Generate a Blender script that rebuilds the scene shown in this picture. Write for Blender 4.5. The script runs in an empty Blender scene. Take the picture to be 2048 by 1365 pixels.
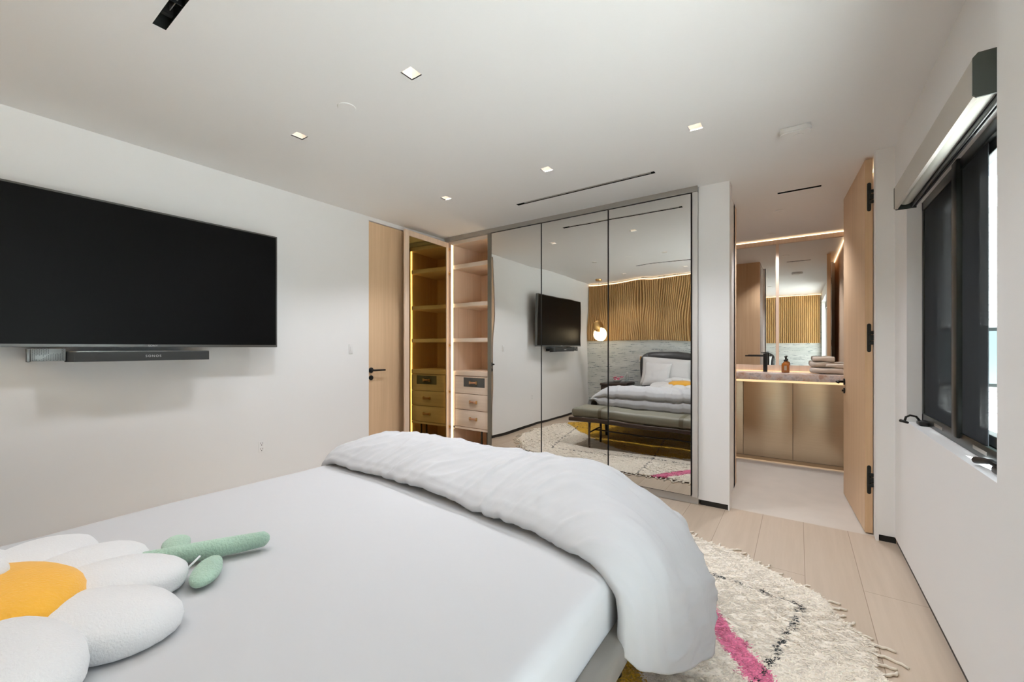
import bpy, bmesh, math, random
import numpy as np
from mathutils import Vector, Matrix, noise

SC = bpy.context.scene
COL = SC.collection
PI = math.pi
random.seed(7)
rng = np.random.default_rng(11)

# ------------------------------------------------------------------ camera
W_PX, H_PX = 2048, 1365
F_PX, YAW, HORIZON = 823.15, 0.6074, 695.7
CAM_H = 1.22
cam_data = bpy.data.cameras.new('camera')
cam = bpy.data.objects.new('camera', cam_data)
COL.objects.link(cam)
cam.location = (0, 0, CAM_H)
cam.rotation_euler = (PI / 2, 0, YAW)
cam_data.sensor_fit = 'HORIZONTAL'
cam_data.sensor_width = 36
cam_data.lens = 36 * F_PX / W_PX
cam_data.shift_y = (HORIZON - H_PX / 2) / W_PX
cam_data.clip_start = 0.02
SC.camera = cam

# ------------------------------------------------------------------ world, sun, exposure
world = bpy.data.worlds.new('sky')
SC.world = world
world.use_nodes = True
wn = world.node_tree
wn.nodes.clear()
wo = wn.nodes.new('ShaderNodeOutputWorld')
wb = wn.nodes.new('ShaderNodeBackground')
ws = wn.nodes.new('ShaderNodeTexSky')
ws.sky_type = 'HOSEK_WILKIE'
ws.sun_direction = (0.10, -0.22, 0.97)
ws.turbidity = 4.0
ws.ground_albedo = 0.5
wmix = wn.nodes.new('ShaderNodeMixRGB')
wmix.inputs[0].default_value = 0.75
wmix.inputs[2].default_value = (0.80, 0.89, 1.0, 1)
wn.links.new(ws.outputs[0], wmix.inputs[1])
wn.links.new(wmix.outputs[0], wb.inputs[0])
wb.inputs[1].default_value = 2.2
wn.links.new(wb.outputs[0], wo.inputs[0])

sun_d = bpy.data.lights.new('sun', 'SUN')
sun_d.energy = 46.0
sun_d.angle = 0.01
sun_d.color = (.92, .95, 1.0)
sun = bpy.data.objects.new('sun', sun_d)
COL.objects.link(sun)
sun.rotation_euler = Vector((0.10, -0.22, 0.97)).to_track_quat('Z', 'Y').to_euler()

vs = SC.view_settings
vs.view_transform = 'Standard'
vs.look = 'None'
vs.gamma = 1.0
vs.exposure = 0.15
vs.use_curve_mapping = False
SC.cycles.max_bounces = 14
SC.cycles.diffuse_bounces = 8
SC.cycles.glossy_bounces = 6
SC.cycles.caustics_reflective = False
SC.cycles.caustics_refractive = False
SC.cycles.sample_clamp_indirect = 8.0

def portal(name, loc, sx, sy, rot):
    d = bpy.data.lights.new(name, 'AREA')
    d.shape = 'RECTANGLE'; d.size = sx; d.size_y = sy
    d.cycles.is_portal = True
    o = bpy.data.objects.new(name, d); COL.objects.link(o)
    o.location = loc; o.rotation_euler = rot
    return o
# portals only steer sampling towards the window openings
portal('window_portal', (0.70, 2.41, 1.41), 1.2, 1.42, (0, PI / 2, 0))
portal('window_portal', (0.70, 0.35, 1.17), 2.2, 1.6, (0, PI / 2, 0))

# ------------------------------------------------------------------ room numbers (metres)
CE = 2.468          # ceiling
XL, XR = -3.35, 0.494
YB, YC = -0.55, 3.45   # headboard wall, closet front
BASE = 0.042

# ------------------------------------------------------------------ materials
def new_mat(name):
    m = bpy.data.materials.new(name); m.use_nodes = True
    nt = m.node_tree; nt.nodes.clear()
    out = nt.nodes.new('ShaderNodeOutputMaterial')
    return m, nt, out
def N(nt, kind, **kw):
    n = nt.nodes.new(kind)
    for k, v in kw.items():
        setattr(n, k, v)
    return n
def pbsdf(nt, out, col=(.8, .8, .8), rough=.5, metal=0., spec=.5, sheen=0.):
    b = nt.nodes.new('ShaderNodeBsdfPrincipled')
    b.inputs['Base Color'].default_value = (*col, 1)
    b.inputs['Roughness'].default_value = rough
    b.inputs['Metallic'].default_value = metal
    b.inputs['Specular IOR Level'].default_value = spec
    if sheen: b.inputs['Sheen Weight'].default_value = sheen
    nt.links.new(b.outputs[0], out.inputs[0])
    return b
def coords(nt, scale=(1, 1, 1), rot=(0, 0, 0), loc=(0, 0, 0), kind='Object'):
    tc = nt.nodes.new('ShaderNodeTexCoord'); mp = nt.nodes.new('ShaderNodeMapping')
    mp.inputs['Scale'].default_value = scale; mp.inputs['Rotation'].default_value = rot
    mp.inputs['Location'].default_value = loc
    nt.links.new(tc.outputs[kind], mp.inputs[0])
    return mp.outputs[0]
def wcoords(nt, scale=(1, 1, 1), rot=(0, 0, 0), loc=(0, 0, 0)):
    g = nt.nodes.new('ShaderNodeNewGeometry'); mp = nt.nodes.new('ShaderNodeMapping')
    mp.inputs['Scale'].default_value = scale; mp.inputs['Rotation'].default_value = rot
    mp.inputs['Location'].default_value = loc
    nt.links.new(g.outputs['Position'], mp.inputs[0])
    return mp.outputs[0]
def nz(nt, vec, scale=5., detail=3., rough=.5):
    t = nt.nodes.new('ShaderNodeTexNoise')
    t.inputs['Scale'].default_value = scale; t.inputs['Detail'].default_value = detail
    t.inputs['Roughness'].default_value = rough
    nt.links.new(vec, t.inputs[0]); return t.outputs[0]
def ramp(nt, fac, stops):
    r = nt.nodes.new('ShaderNodeValToRGB')
    e = r.color_ramp.elements
    while len(e) < len(stops): e.new(0.5)
    for i, (p, c) in enumerate(stops):
        e[i].position = p; e[i].color = (*c, 1)
    nt.links.new(fac, r.inputs[0]); return r.outputs[0]
def bump(nt, h, b, strength=.2, dist=.01):
    n = nt.nodes.new('ShaderNodeBump'); n.inputs['Strength'].default_value = strength
    n.inputs['Distance'].default_value = dist
    nt.links.new(h, n.inputs['Height']); nt.links.new(n.outputs[0], b.inputs['Normal']); return n

def m_plain(name, col, rough=.5, metal=0., spec=.5, nscale=0, nstr=.1, ndist=.002, sheen=0., var=0.):
    m, nt, out = new_mat(name)
    b = pbsdf(nt, out, col, rough, metal, spec, sheen)
    v = coords(nt)
    if var:
        c = ramp(nt, nz(nt, v, 6, 4), [(.3, tuple(max(0, x * (1 - var)) for x in col)), (.7, tuple(min(1, x * (1 + var)) for x in col))])
        nt.links.new(c, b.inputs['Base Color'])
    if nscale:
        bump(nt, nz(nt, v, nscale, 4), b, nstr, ndist)
    return m
def m_emit(name, col, s):
    m, nt, out = new_mat(name)
    e = nt.nodes.new('ShaderNodeEmission'); e.inputs[0].default_value = (*col, 1); e.inputs[1].default_value = s
    nt.links.new(e.outputs[0], out.inputs[0]); return m
def m_wood(name, dark, light, axis='Z', scale=1., rough=.45, spec=.4):
    m, nt, out = new_mat(name)
    b = pbsdf(nt, out, light, rough, 0, spec)
    s = {'Z': (38, 38, 1.2), 'Y': (38, 1.2, 38), 'X': (1.2, 38, 38)}[axis]
    v = wcoords(nt, tuple(q * scale for q in s))
    f = nz(nt, v, 1.0, 5, .6)
    f2 = nz(nt, wcoords(nt, tuple(q * .12 * scale for q in s)), 1.0, 2, .5)
    mx = nt.nodes.new('ShaderNodeMixRGB'); mx.inputs[0].default_value = .45
    nt.links.new(f, mx.inputs[1]); nt.links.new(f2, mx.inputs[2])
    c = ramp(nt, mx.outputs[0], [(.32, dark), (.66, light)])
    nt.links.new(c, b.inputs['Base Color'])
    bump(nt, f, b, .08, .001)
    return m
def m_mirror(name, tint, wave=(1, 1), dist=.0012, scale=2.4, rough=0.0):
    m, nt, out = new_mat(name)
    b = pbsdf(nt, out, tint, rough, 1.0)
    if dist:
        v = wcoords(nt, (1.0, 1.0, .75))
        bump(nt, nz(nt, v, scale, 2.0, .22), b, 1.0, dist)
    return m

WALL = m_plain('white_wall_paint', (.84, .84, .835), .85, spec=.2, nscale=180, nstr=.03)
CEIL = m_plain('white_ceiling_paint', (.82, .82, .815), .9, spec=.1, nscale=150, nstr=.03)
BLACK = m_plain('black_metal', (.012, .012, .012), .35, .3, .5, nscale=40, nstr=.03)
BASEM = m_plain('black_recessed_skirting', (.016, .016, .014), .5, nscale=50, nstr=.05)
OAKDOOR = m_wood('oak_veneer', (.60, .40, .235), (.74, .52, .33), 'Z')
OAKPALE = m_wood('pale_oak_laminate', (.66, .50, .37), (.80, .64, .50), 'Z')
OAKPALEX = m_wood('pale_oak_laminate_horizontal', (.66, .52, .40), (.80, .66, .53), 'X')
SLATM = m_wood('honey_oak_slats', (.40, .235, .09), (.58, .365, .155), 'Z', rough=.5)
METALGREY = m_plain('satin_grey_metal', (.42, .40, .37), .35, .8, nscale=60, nstr=.02)
PLINTH = m_plain('light_grey_plinth', (.62, .60, .58), .4, .2, nscale=30, nstr=.02)
MIRROR = m_mirror('grey_tinted_mirror', (.76, .755, .73), dist=.0050, scale=2.1)
BATHMIRROR = m_mirror('bathroom_mirror', (.80, .78, .74), dist=0)
LEDWARM = m_emit('warm_led', (1.0, .72, .44), 4.2)
LEDCLOSET = m_emit('closet_led', (1.0, .76, .48), 10.0)
BRASS = m_plain('brushed_brass', (.72, .46, .20), .28, 1.0, nscale=60, nstr=.03)
LEATHERSTRAP = m_plain('tan_leather', (.42, .20, .10), .45, nscale=90, nstr=.1)
SHEET = m_plain('white_cotton_sheet', (.53, .53, .535), .8, spec=.15, nscale=14, nstr=.12, ndist=.01, sheen=.1)
DUVETM = m_plain('white_duvet_cotton', (.52, .52, .525), .75, spec=.2, nscale=10, nstr=.10, ndist=.012, sheen=.1)
PILLOWM = m_plain('white_pillow_cotton', (.74, .73, .73), .8, spec=.15, nscale=18, nstr=.15, ndist=.01)
HEADB = m_plain('charcoal_leather', (.045, .045, .047), .38, spec=.5, nscale=120, nstr=.1, var=.1)
RAILM = m_plain('taupe_grey_leather', (.20, .185, .165), .45, spec=.4, nscale=120, nstr=.1)
OLIVE = m_plain('sage_grey_leather', (.235, .225, .17), .38, spec=.5, nscale=60, nstr=.08, var=.06)
OLIVESTRAP = m_plain('olive_strap', (.13, .115, .07), .45, nscale=60, nstr=.05)
WALNUT = m_wood('dark_walnut', (.035, .022, .016), (.085, .055, .04), 'X', rough=.35)
PLUSHW = m_plain('white_plush', (.74, .735, .73), .95, spec=.05, nscale=220, nstr=.6, ndist=.004, sheen=.5)
PLUSHY = m_plain('yellow_plush', (.82, .42, .05), .95, spec=.05, nscale=170, nstr=.6, ndist=.004, sheen=.3, var=.08)
PLUSHG = m_plain('sage_green_plush', (.40, .56, .44), .95, spec=.05, nscale=150, nstr=1.0, ndist=.006, sheen=.3, var=.12)
WHITEPL = m_plain('white_plastic', (.80, .80, .79), .4, nscale=20, nstr=.01)
TVSCREEN = m_plain('black_tv_glass', (.005, .005, .005), .33, spec=.08, nscale=2, nstr=.002)
TVBEZEL = m_plain('dark_silver_bezel', (.16, .165, .16), .35, .9, nscale=30, nstr=.02)
SPKFAB = m_plain('charcoal_speaker_mesh', (.035, .038, .038), .8, nscale=700, nstr=.5, ndist=.002)
LOGO = m_plain('silver_lettering', (.55, .55, .55), .4, .2, nscale=10, nstr=.01)
STONEFLOOR = m_plain('pale_stone_floor', (.62, .565, .50), .45, spec=.3, nscale=12, nstr=.02, var=.03)
SLOTM = m_plain('dark_slot_metal', (.06, .065, .06), .18, .7, nscale=8, nstr=.1)
TOWELM = m_plain('taupe_terry', (.55, .47, .39), .95, spec=.05, nscale=260, nstr=.9, ndist=.004, sheen=.4)
BLINDM = m_plain('taupe_blind_fabric', (.52, .49, .445), .85, nscale=400, nstr=.4, ndist=.001)
BLINDCAP = m_plain('dark_green_grey_cap', (.05, .06, .052), .5, nscale=200, nstr=.3, ndist=.001)
BLINDROLL = m_plain('pale_blind_roll', (.60, .60, .55), .6, nscale=200, nstr=.1)
FRAMEBLK = m_plain('black_window_frame', (.012, .016, .014), .32, .4, nscale=30, nstr=.03)

def m_floor():
    m, nt, out = new_mat('wide_oak_floorboards')
    b = pbsdf(nt, out, (.6, .5, .39), .42, 0, .35)
    # boards run along Y: rotate so that brick rows follow X
    g = nt.nodes.new('ShaderNodeNewGeometry')
    sep = nt.nodes.new('ShaderNodeSeparateXYZ'); nt.links.new(g.outputs['Position'], sep.inputs[0])
    cmb = nt.nodes.new('ShaderNodeCombineXYZ')
    ax = nt.nodes.new('ShaderNodeMath'); ax.operation = 'ADD'; ax.inputs[1].default_value = 24.0 - .03
    ay = nt.nodes.new('ShaderNodeMath'); ay.operation = 'ADD'; ay.inputs[1].default_value = 18.3
    nt.links.new(sep.outputs[0], ax.inputs[0]); nt.links.new(sep.outputs[1], ay.inputs[0])
    nt.links.new(ay.outputs[0], cmb.inputs[0]); nt.links.new(ax.outputs[0], cmb.inputs[1])
    br = nt.nodes.new('ShaderNodeTexBrick')
    br.offset = .37; br.offset_frequency = 2
    br.inputs['Scale'].default_value = 1.0
    br.inputs['Brick Width'].default_value = 2.1
    br.inputs['Row Height'].default_value = .24
    br.inputs['Mortar Size'].default_value = .0016
    br.inputs['Mortar Smooth'].default_value = .2
    br.inputs['Bias'].default_value = 0
    br.inputs['Color1'].default_value = (.52, .415, .315, 1)
    br.inputs['Color2'].default_value = (.58, .475, .375, 1)
    br.inputs['Mortar'].default_value = (.30, .22, .15, 1)
    nt.links.new(cmb.outputs[0], br.inputs[0])
    v = wcoords(nt, (30, 1.5, 30))
    f = nz(nt, v, 1.0, 5, .6)
    c = ramp(nt, f, [(.3, (.90, .89, .87)), (.7, (1, 1, 1))])
    mx = nt.nodes.new('ShaderNodeMixRGB'); mx.blend_type = 'MULTIPLY'; mx.inputs[0].default_value = 1
    nt.links.new(br.outputs[0], mx.inputs[1]); nt.links.new(c, mx.inputs[2])
    nt.links.new(mx.outputs[0], b.inputs['Base Color'])
    bump(nt, br.outputs['Fac'], b, -.15, .002)
    return m
FLOORM = m_floor()

def m_paper():
    m, nt, out = new_mat('dashed_wallpaper')
    b = pbsdf(nt, out, (.6, .62, .6), .7, 0, .2)
    base = wcoords(nt, (1, 1, 1))
    wob = nz(nt, wcoords(nt, (7, 1, 7)), 1.0, 2)
    sep = nt.nodes.new('ShaderNodeSeparateXYZ'); nt.links.new(base, sep.inputs[0])
    def M(op, a, bb=None, c=None):
        n = nt.nodes.new('ShaderNodeMath'); n.operation = op
        for i, q in enumerate((a, bb, c)):
            if q is None: continue
            if isinstance(q, (int, float)): n.inputs[i].default_value = q
            else: nt.links.new(q, n.inputs[i])
        return n.outputs[0]
    z = M('MULTIPLY_ADD', wob, .012, sep.outputs[2])
    row = M('DIVIDE', z, .031)
    fr = M('FRACT', row)
    ri = M('FLOOR', row)
    cmb = nt.nodes.new('ShaderNodeCombineXYZ')
    nt.links.new(M('MULTIPLY', sep.outputs[0], 7.0), cmb.inputs[0]); nt.links.new(M('MULTIPLY', ri, 7.31), cmb.inputs[1])
    sn = nz(nt, cmb.outputs[0], 1.0, 2)
    width = M('MULTIPLY', M('SUBTRACT', sn, .48), .9)       # how thick the stroke is here
    dd = M('ABSOLUTE', M('SUBTRACT', fr, .5))
    on = M('LESS_THAN', dd, width)
    speck = nz(nt, wcoords(nt, (50, 50, 120)), 1.0, 3)
    on2 = M('MULTIPLY', on, M('GREATER_THAN', speck, .42))
    basec = ramp(nt, nz(nt, wcoords(nt, (3, 3, 14)), 1.0, 4), [(.3, (.57, .60, .58)), (.7, (.74, .76, .74))])
    mx = nt.nodes.new('ShaderNodeMixRGB')
    nt.links.new(on2, mx.inputs[0]); nt.links.new(basec, mx.inputs[1]); mx.inputs[2].default_value = (.16, .20, .22, 1)
    nt.links.new(mx.outputs[0], b.inputs['Base Color'])
    return m
PAPER = m_paper()

def m_marble():
    m, nt, out = new_mat('grey_rose_onyx')
    b = pbsdf(nt, out, (.6, .5, .45), .2, 0, .5)
    v = wcoords(nt, (1, 1, 1))
    n1 = nz(nt, v, 13, 6, .7)
    n2 = nz(nt, wcoords(nt, (1, 1, 2), loc=(3, 1, 2)), 11, 5, .7)
    c1 = ramp(nt, n1, [(.36, (.36, .15, .07)), (.45, (.58, .44, .37)), (.54, (.66, .62, .62)), (.64, (.30, .28, .32))])
    c2 = ramp(nt, n2, [(.4, (.60, .42, .28)), (.6, (.62, .57, .56))])
    mx = nt.nodes.new('ShaderNodeMixRGB'); mx.inputs[0].default_value = .4
    nt.links.new(c1, mx.inputs[1]); nt.links.new(c2, mx.inputs[2])
    nt.links.new(mx.outputs[0], b.inputs['Base Color'])
    return m
MARBLE = m_marble()

def m_bronze():
    m, nt, out = new_mat('brushed_champagne_metal')
    b = pbsdf(nt, out, (.50, .40, .27), .30, 1.0)
    v = wcoords(nt, (2.5, 2.5, 420))
    f = nz(nt, v, 1.0, 3)
    c = ramp(nt, f, [(.3, (.58, .47, .33)), (.7, (.64, .53, .385))])
    nt.links.new(c, b.inputs['Base Color'])
    bump(nt, f, b, .06, .0005)
    return m
BRONZE = m_bronze()

def m_smoked():
    m, nt, out = new_mat('bronze_smoked_glass')
    g = nt.nodes.new('ShaderNodeBsdfGlossy'); g.inputs[0].default_value = (.62, .46, .15, 1); g.inputs[1].default_value = 0.0
    t = nt.nodes.new('ShaderNodeBsdfTransparent'); t.inputs[0].default_value = (.30, .27, .17, 1)
    mx = nt.nodes.new('ShaderNodeMixShader'); mx.inputs[0].default_value = .55
    nt.links.new(t.outputs[0], mx.inputs[1]); nt.links.new(g.outputs[0], mx.inputs[2])
    v = wcoords(nt, (1, 1, .6))
    n = nt.nodes.new('ShaderNodeBump'); n.inputs['Distance'].default_value = .001; n.inputs['Strength'].default_value = 1
    nt.links.new(nz(nt, v, 1.5, 1), n.inputs['Height']); nt.links.new(n.outputs[0], g.inputs['Normal'])
    nt.links.new(mx.outputs[0], out.inputs[0])
    return m
SMOKED = m_smoked()
def m_glass(name, fac, tint, refl=(.9, .95, .95)):
    m, nt, out = new_mat(name)
    g = nt.nodes.new('ShaderNodeBsdfGlossy'); g.inputs[0].default_value = (*refl, 1); g.inputs[1].default_value = 0.0
    t = nt.nodes.new('ShaderNodeBsdfTransparent'); t.inputs[0].default_value = (*tint, 1)
    mx = nt.nodes.new('ShaderNodeMixShader'); mx.inputs[0].default_value = fac
    nt.links.new(t.outputs[0], mx.inputs[1]); nt.links.new(g.outputs[0], mx.inputs[2])
    nt.links.new(mx.outputs[0], out.inputs[0]); return m
WGLASS = m_glass('window_glass', .06, (.95, .98, .97))
def m_screen():
    m, nt, out = new_mat('dark_insect_mesh')
    t = nt.nodes.new('ShaderNodeBsdfTransparent'); t.inputs[0].default_value = (1, 1, 1, 1)
    d = nt.nodes.new('ShaderNodeBsdfDiffuse'); d.inputs[0].default_value = (.05, .055, .06, 1)
    mx = nt.nodes.new('ShaderNodeMixShader'); mx.inputs[0].default_value = .90
    v = wcoords(nt, (1, 9, .8))
    r = ramp(nt, nz(nt, v, 1.0, 3), [(.3, (.97, .97, .97)), (.7, (.86, .86, .86))])
    nt.links.new(r, mx.inputs[0])
    nt.links.new(t.outputs[0], mx.inputs[1]); nt.links.new(d.outputs[0], mx.inputs[2])
    nt.links.new(mx.outputs[0], out.inputs[0]); return m
SCREEN = m_screen()
def m_amber():
    m, nt, out = new_mat('amber_glass')
    b = pbsdf(nt, out, (.50, .17, .03), .08, 0, .6)
    b.inputs['Transmission Weight'].default_value = .45
    bump(nt, nz(nt, coords(nt), 20, 1), b, .02, .001)
    return m
AMBER = m_amber()
def m_attr(name, attr, rough=.95):
    m, nt, out = new_mat(name)
    b = pbsdf(nt, out, (.8, .8, .8), rough, 0, .05, .3)
    a = nt.nodes.new('ShaderNodeAttribute'); a.attribute_name = attr
    v = nz(nt, wcoords(nt), 60, 3)
    c = ramp(nt, v, [(.3, (.94, .94, .94)), (.7, (1, 1, 1))])
    mx = nt.nodes.new('ShaderNodeMixRGB'); mx.blend_type = 'MULTIPLY'; mx.inputs[0].default_value = 1
    nt.links.new(a.outputs[0], mx.inputs[1]); nt.links.new(c, mx.inputs[2])
    nt.links.new(mx.outputs[0], b.inputs['Base Color'])
    bump(nt, v, b, .4, .004)
    return m
RUGM = m_attr('wool_rug', 'wool')
TASSELM = m_plain('cream_wool_yarn', (.82, .75, .64), .95, nscale=200, nstr=.5)

# ------------------------------------------------------------------ mesh helpers
def tag(o, label=None, cat=None, group=None, kind=None):
    if label: o['label'] = label
    if cat: o['category'] = cat
    if group: o['group'] = group
    if kind: o['kind'] = kind
    return o
class MB:
    def __init__(s): s.bm = bmesh.new()
    def _xf(s, geom, M):
        if M is not None: bmesh.ops.transform(s.bm, matrix=M, verts=geom)
    def box(s, lo, hi, bev=0., seg=2, M=None):
        lo, hi = Vector(lo), Vector(hi)
        r = bmesh.ops.create_cube(s.bm, size=1.0)
        vs_ = r['verts']
        c = (lo + hi) / 2; d = hi - lo
        for v in vs_:
            v.co = Vector((c[i] + v.co[i] * d[i] for i in range(3)))
        if bev > 0:
            es = {e for v in vs_ for e in v.link_edges}
            rr = bmesh.ops.bevel(s.bm, geom=list(es), offset=min(bev, min(d) * .49), segments=seg, profile=.5, affect='EDGES')
            vs_ = [v for v in rr['verts']] if M is not None else vs_
            if M is not None:
                vs_ = list({v for f in rr['faces'] for v in f.verts} | set(rr['verts']))
        s._xf(vs_, M); return s
    def cyl(s, a, b, r, r2=None, n=20, caps=True):
        a, b = Vector(a), Vector(b); d = b - a
        M = Matrix.Translation((a + b) / 2) @ d.to_track_quat('Z', 'Y').to_matrix().to_4x4()
        bmesh.ops.create_cone(s.bm, cap_ends=caps, segments=n, radius1=r, radius2=r if r2 is None else r2, depth=d.length, matrix=M)
        return s
    def sph(s, c, r, sc=(1, 1, 1), n=20, R=None):
        M = Matrix.Translation(c)
        if R is not None: M = M @ R
        M = M @ Matrix.Diagonal((*sc, 1))
        bmesh.ops.create_uvsphere(s.bm, u_segments=n, v_segments=max(8, n // 2), radius=r, matrix=M)
        return s
    def tube(s, pts, rad, n=10, cap=True):
        pts = [Vector(p) for p in pts]
        rads = rad if isinstance(rad, (list, tuple)) else [rad] * len(pts)
        rings = []; up = None
        for i, p in enumerate(pts):
            t = (pts[min(i + 1, len(pts) - 1)] - pts[max(i - 1, 0)]).normalized()
            if up is None:
                up = Vector((0, 0, 1)) if abs(t.z) < .9 else Vector((1, 0, 0))
            u = (up - t * up.dot(t)).normalized(); w = t.cross(u); up = u
            rings.append([s.bm.verts.new(p + (u * math.cos(k * 2 * PI / n) + w * math.sin(k * 2 * PI / n)) * rads[i]) for k in range(n)])
        for a, b in zip(rings, rings[1:]):
            for k in range(n): s.bm.faces.new((a[k], a[(k + 1) % n], b[(k + 1) % n], b[k]))
        if cap:
            s.bm.faces.new(rings[0][::-1]); s.bm.faces.new(rings[-1])
        return s
    def grid(s, P, closed_u=False, closed_v=False):
        nu, nv = len(P), len(P[0])
        V = [[s.bm.verts.new(p) for p in row] for row in P]
        for i in range(nu - (0 if closed_u else 1)):
            for j in range(nv - (0 if closed_v else 1)):
                a, b, c, d = V[i][j], V[(i + 1) % nu][j], V[(i + 1) % nu][(j + 1) % nv], V[i][(j + 1) % nv]
                s.bm.faces.new((a, b, c, d))
        return V
    def lathe(s, prof, c=(0, 0, 0), n=24):
        c = Vector(c); P = []
        for r, z in prof:
            P.append([c + Vector((max(r, 1e-4) * math.cos(k * 2 * PI / n), max(r, 1e-4) * math.sin(k * 2 * PI / n), z)) for k in range(n)])
        V = s.grid(P, closed_v=True)
        s.bm.faces.new(V[0]); s.bm.faces.new(V[-1])
        return s
    def prism(s, poly, lo, hi, axis='Z'):
        def q(a, b, c): return {'Z': (a, b, c), 'X': (c, a, b), 'Y': (a, c, b)}[axis]
        A = [s.bm.verts.new(q(a, b, lo)) for a, b in poly]; B = [s.bm.verts.new(q(a, b, hi)) for a, b in poly]
        n = len(poly)
        s.bm.faces.new(A[::-1]); s.bm.faces.new(B)
        for i in range(n): s.bm.faces.new((A[i], A[(i + 1) % n], B[(i + 1) % n], B[i]))
        return s
    def build(s, name, mat, parent=None, smooth=False, kind=None, auto=None, mats=None):
        bmesh.ops.recalc_face_normals(s.bm, faces=s.bm.faces)
        me = bpy.data.meshes.new(name); s.bm.to_mesh(me); s.bm.free()
        me.materials.append(mat)
        for q in (mats or []): me.materials.append(q)
        if smooth: me.polygons.foreach_set('use_smooth', [True] * len(me.polygons))
        if auto is not None:
            me.polygons.foreach_set('use_smooth', [True] * len(me.polygons))
            me.set_sharp_from_angle(angle=math.radians(auto))
        o = bpy.data.objects.new(name, me); COL.objects.link(o)
        if parent is not None:
            o.parent = parent
            o.matrix_parent_inverse = Matrix.Translation(-Vector(parent.location))
        if kind: o['kind'] = kind
        return o
def BX(name, lo, hi, mat, parent=None, bev=0., kind=None, seg=2):
    return MB().box(lo, hi, bev, seg).build(name, mat, parent, kind=kind, auto=35 if bev else None)
def thing(name, label, cat, loc=(0, 0, 0), group=None):
    o = bpy.data.objects.new(name, None); COL.objects.link(o); o.location = loc
    o.empty_display_size = .1
    return tag(o, label, cat, group)
def copy_thing(o, offset, label=None):
    c = o.copy(); COL.objects.link(c); c.location = Vector(o.location) + Vector(offset)
    if label: c['label'] = label
    for ch in list(o.children):
        d = ch.copy(); COL.objects.link(d); d.parent = c; d.matrix_parent_inverse = ch.matrix_parent_inverse.copy()
        for g in list(ch.children):
            e = g.copy(); COL.objects.link(e); e.parent = d; e.matrix_parent_inverse = g.matrix_parent_inverse.copy()
    return c
def slab_with_holes(name, x0, x1, y0, y1, holes, place, thick, mat, kind='structure'):
    """rectangle in (a, b) with rectangular holes; place(a, b, t) -> xyz, t in 0..thick"""
    xs = sorted({x0, x1, *[h[0] for h in holes], *[h[1] for h in holes]})
    ys = sorted({y0, y1, *[h[2] for h in holes], *[h[3] for h in holes]})
    mb = MB()
    cache = {}
    def V(a, b, t):
        k = (round(a, 6), round(b, 6), t)
        if k not in cache: cache[k] = mb.bm.verts.new(place(a, b, t))
        return cache[k]
    solid = {}
    for i in range(len(xs) - 1):
        for j in range(len(ys) - 1):
            cx, cy = (xs[i] + xs[i + 1]) / 2, (ys[j] + ys[j + 1]) / 2
            solid[i, j] = not any(h[0] < cx < h[1] and h[2] < cy < h[3] for h in holes)
    for (i, j), s_ in solid.items():
        if not s_: continue
        a0, a1, b0, b1 = xs[i], xs[i + 1], ys[j], ys[j + 1]
        mb.bm.faces.new((V(a0, b0, 0), V(a1, b0, 0), V(a1, b1, 0), V(a0, b1, 0)))
        mb.bm.faces.new((V(a0, b0, thick), V(a0, b1, thick), V(a1, b1, thick), V(a1, b0, thick)))
        for di, dj, p, q in ((-1, 0, (a0, b0), (a0, b1)), (1, 0, (a1, b0), (a1, b1)), (0, -1, (a0, b0), (a1, b0)), (0, 1, (a0, b1), (a1, b1))):
            if not solid.get((i + di, j + dj), False):
                mb.bm.faces.new((V(*p, 0), V(*q, 0), V(*q, thick), V(*p, thick)))
    return mb.build(name, mat, kind=kind)

# ================================================================== SETTING
S = 'structure'
BX('floor', (-3.60, -0.72, -.10), (.70, 3.52, 0), FLOORM, kind=S)
BX('bathroom_floor', (-3.60, 3.52, -.10), (.70, 5.80, 0), STONEFLOOR, kind=S)

LIGHTS = [(-2.412, 1.277), (-1.446, 1.277), (-.478, 1.277), (-2.412, 2.503), (-1.446, 2.503), (-.478, 2.503), (-2.412, .052), (-1.446, .052)]
LH = .034
SLOTS = [(-2.04, -.85, .510, .552), (-2.016, -.836, 2.962, 3.0), (-.137, .148, 3.946, 3.982)]
holes = [(x - LH, x + LH, y - LH, y + LH) for x, y in LIGHTS] + SLOTS
slab_with_holes('ceiling', -3.60, .70, -.72, 5.80, holes, lambda a, b, t: (a, b, CE + t), .12, CEIL)
BX('ceiling', (-3.60, -.72, CE + .125), (.70, 5.80, CE + .2), CEIL, kind=S)

# left wall, with the entry door opening
slab_with_holes('wall_left', -.72, 3.95, BASE, CE, [(2.435, 3.19, BASE, 2.432)], lambda a, b, t: (XL - t, a, b), .15, WALL)
BX('baseboard_left', (XL - .14, -.72, 0), (XL - .012, 2.435, BASE), BASEM, kind=S)
BX('baseboard_left', (XL - .14, 3.19, 0), (XL - .012, 3.95, BASE), BASEM, kind=S)
BX('wall_left', (XL - .25, -.72, 0), (XL - .16, 5.8, CE), WALL, kind=S)
# back wall behind the bed
BX('wall_back', (-3.60, YB - .15, 0), (.70, YB, CE), PAPER, kind=S)
# right wall with window openings
WY0, WY1, WZ0, WZ1 = 1.70, 3.12, .81, 2.01
slab_with_holes('wall_right', YB, 3.47, BASE, CE, [(WY0, WY1, WZ0, WZ1), (-.45, 1.15, .06, 2.26)], lambda a, b, t: (XR + t, a, b), .13, WALL)
slab_with_holes('wall_right', YB, 1.656, BASE, CE, [(-.45, 1.15, .06, 2.26)], lambda a, b, t: (XR - .054 + t, a, b), .053, WALL)
BX('baseboard_right', (XR + .012, 1.656, 0), (XR + .1, 3.47, BASE), BASEM, kind=S)
BX('baseboard_right', (XR - .042, YB, 0), (XR + .012, 1.656, BASE), BASEM, kind=S)
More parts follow.
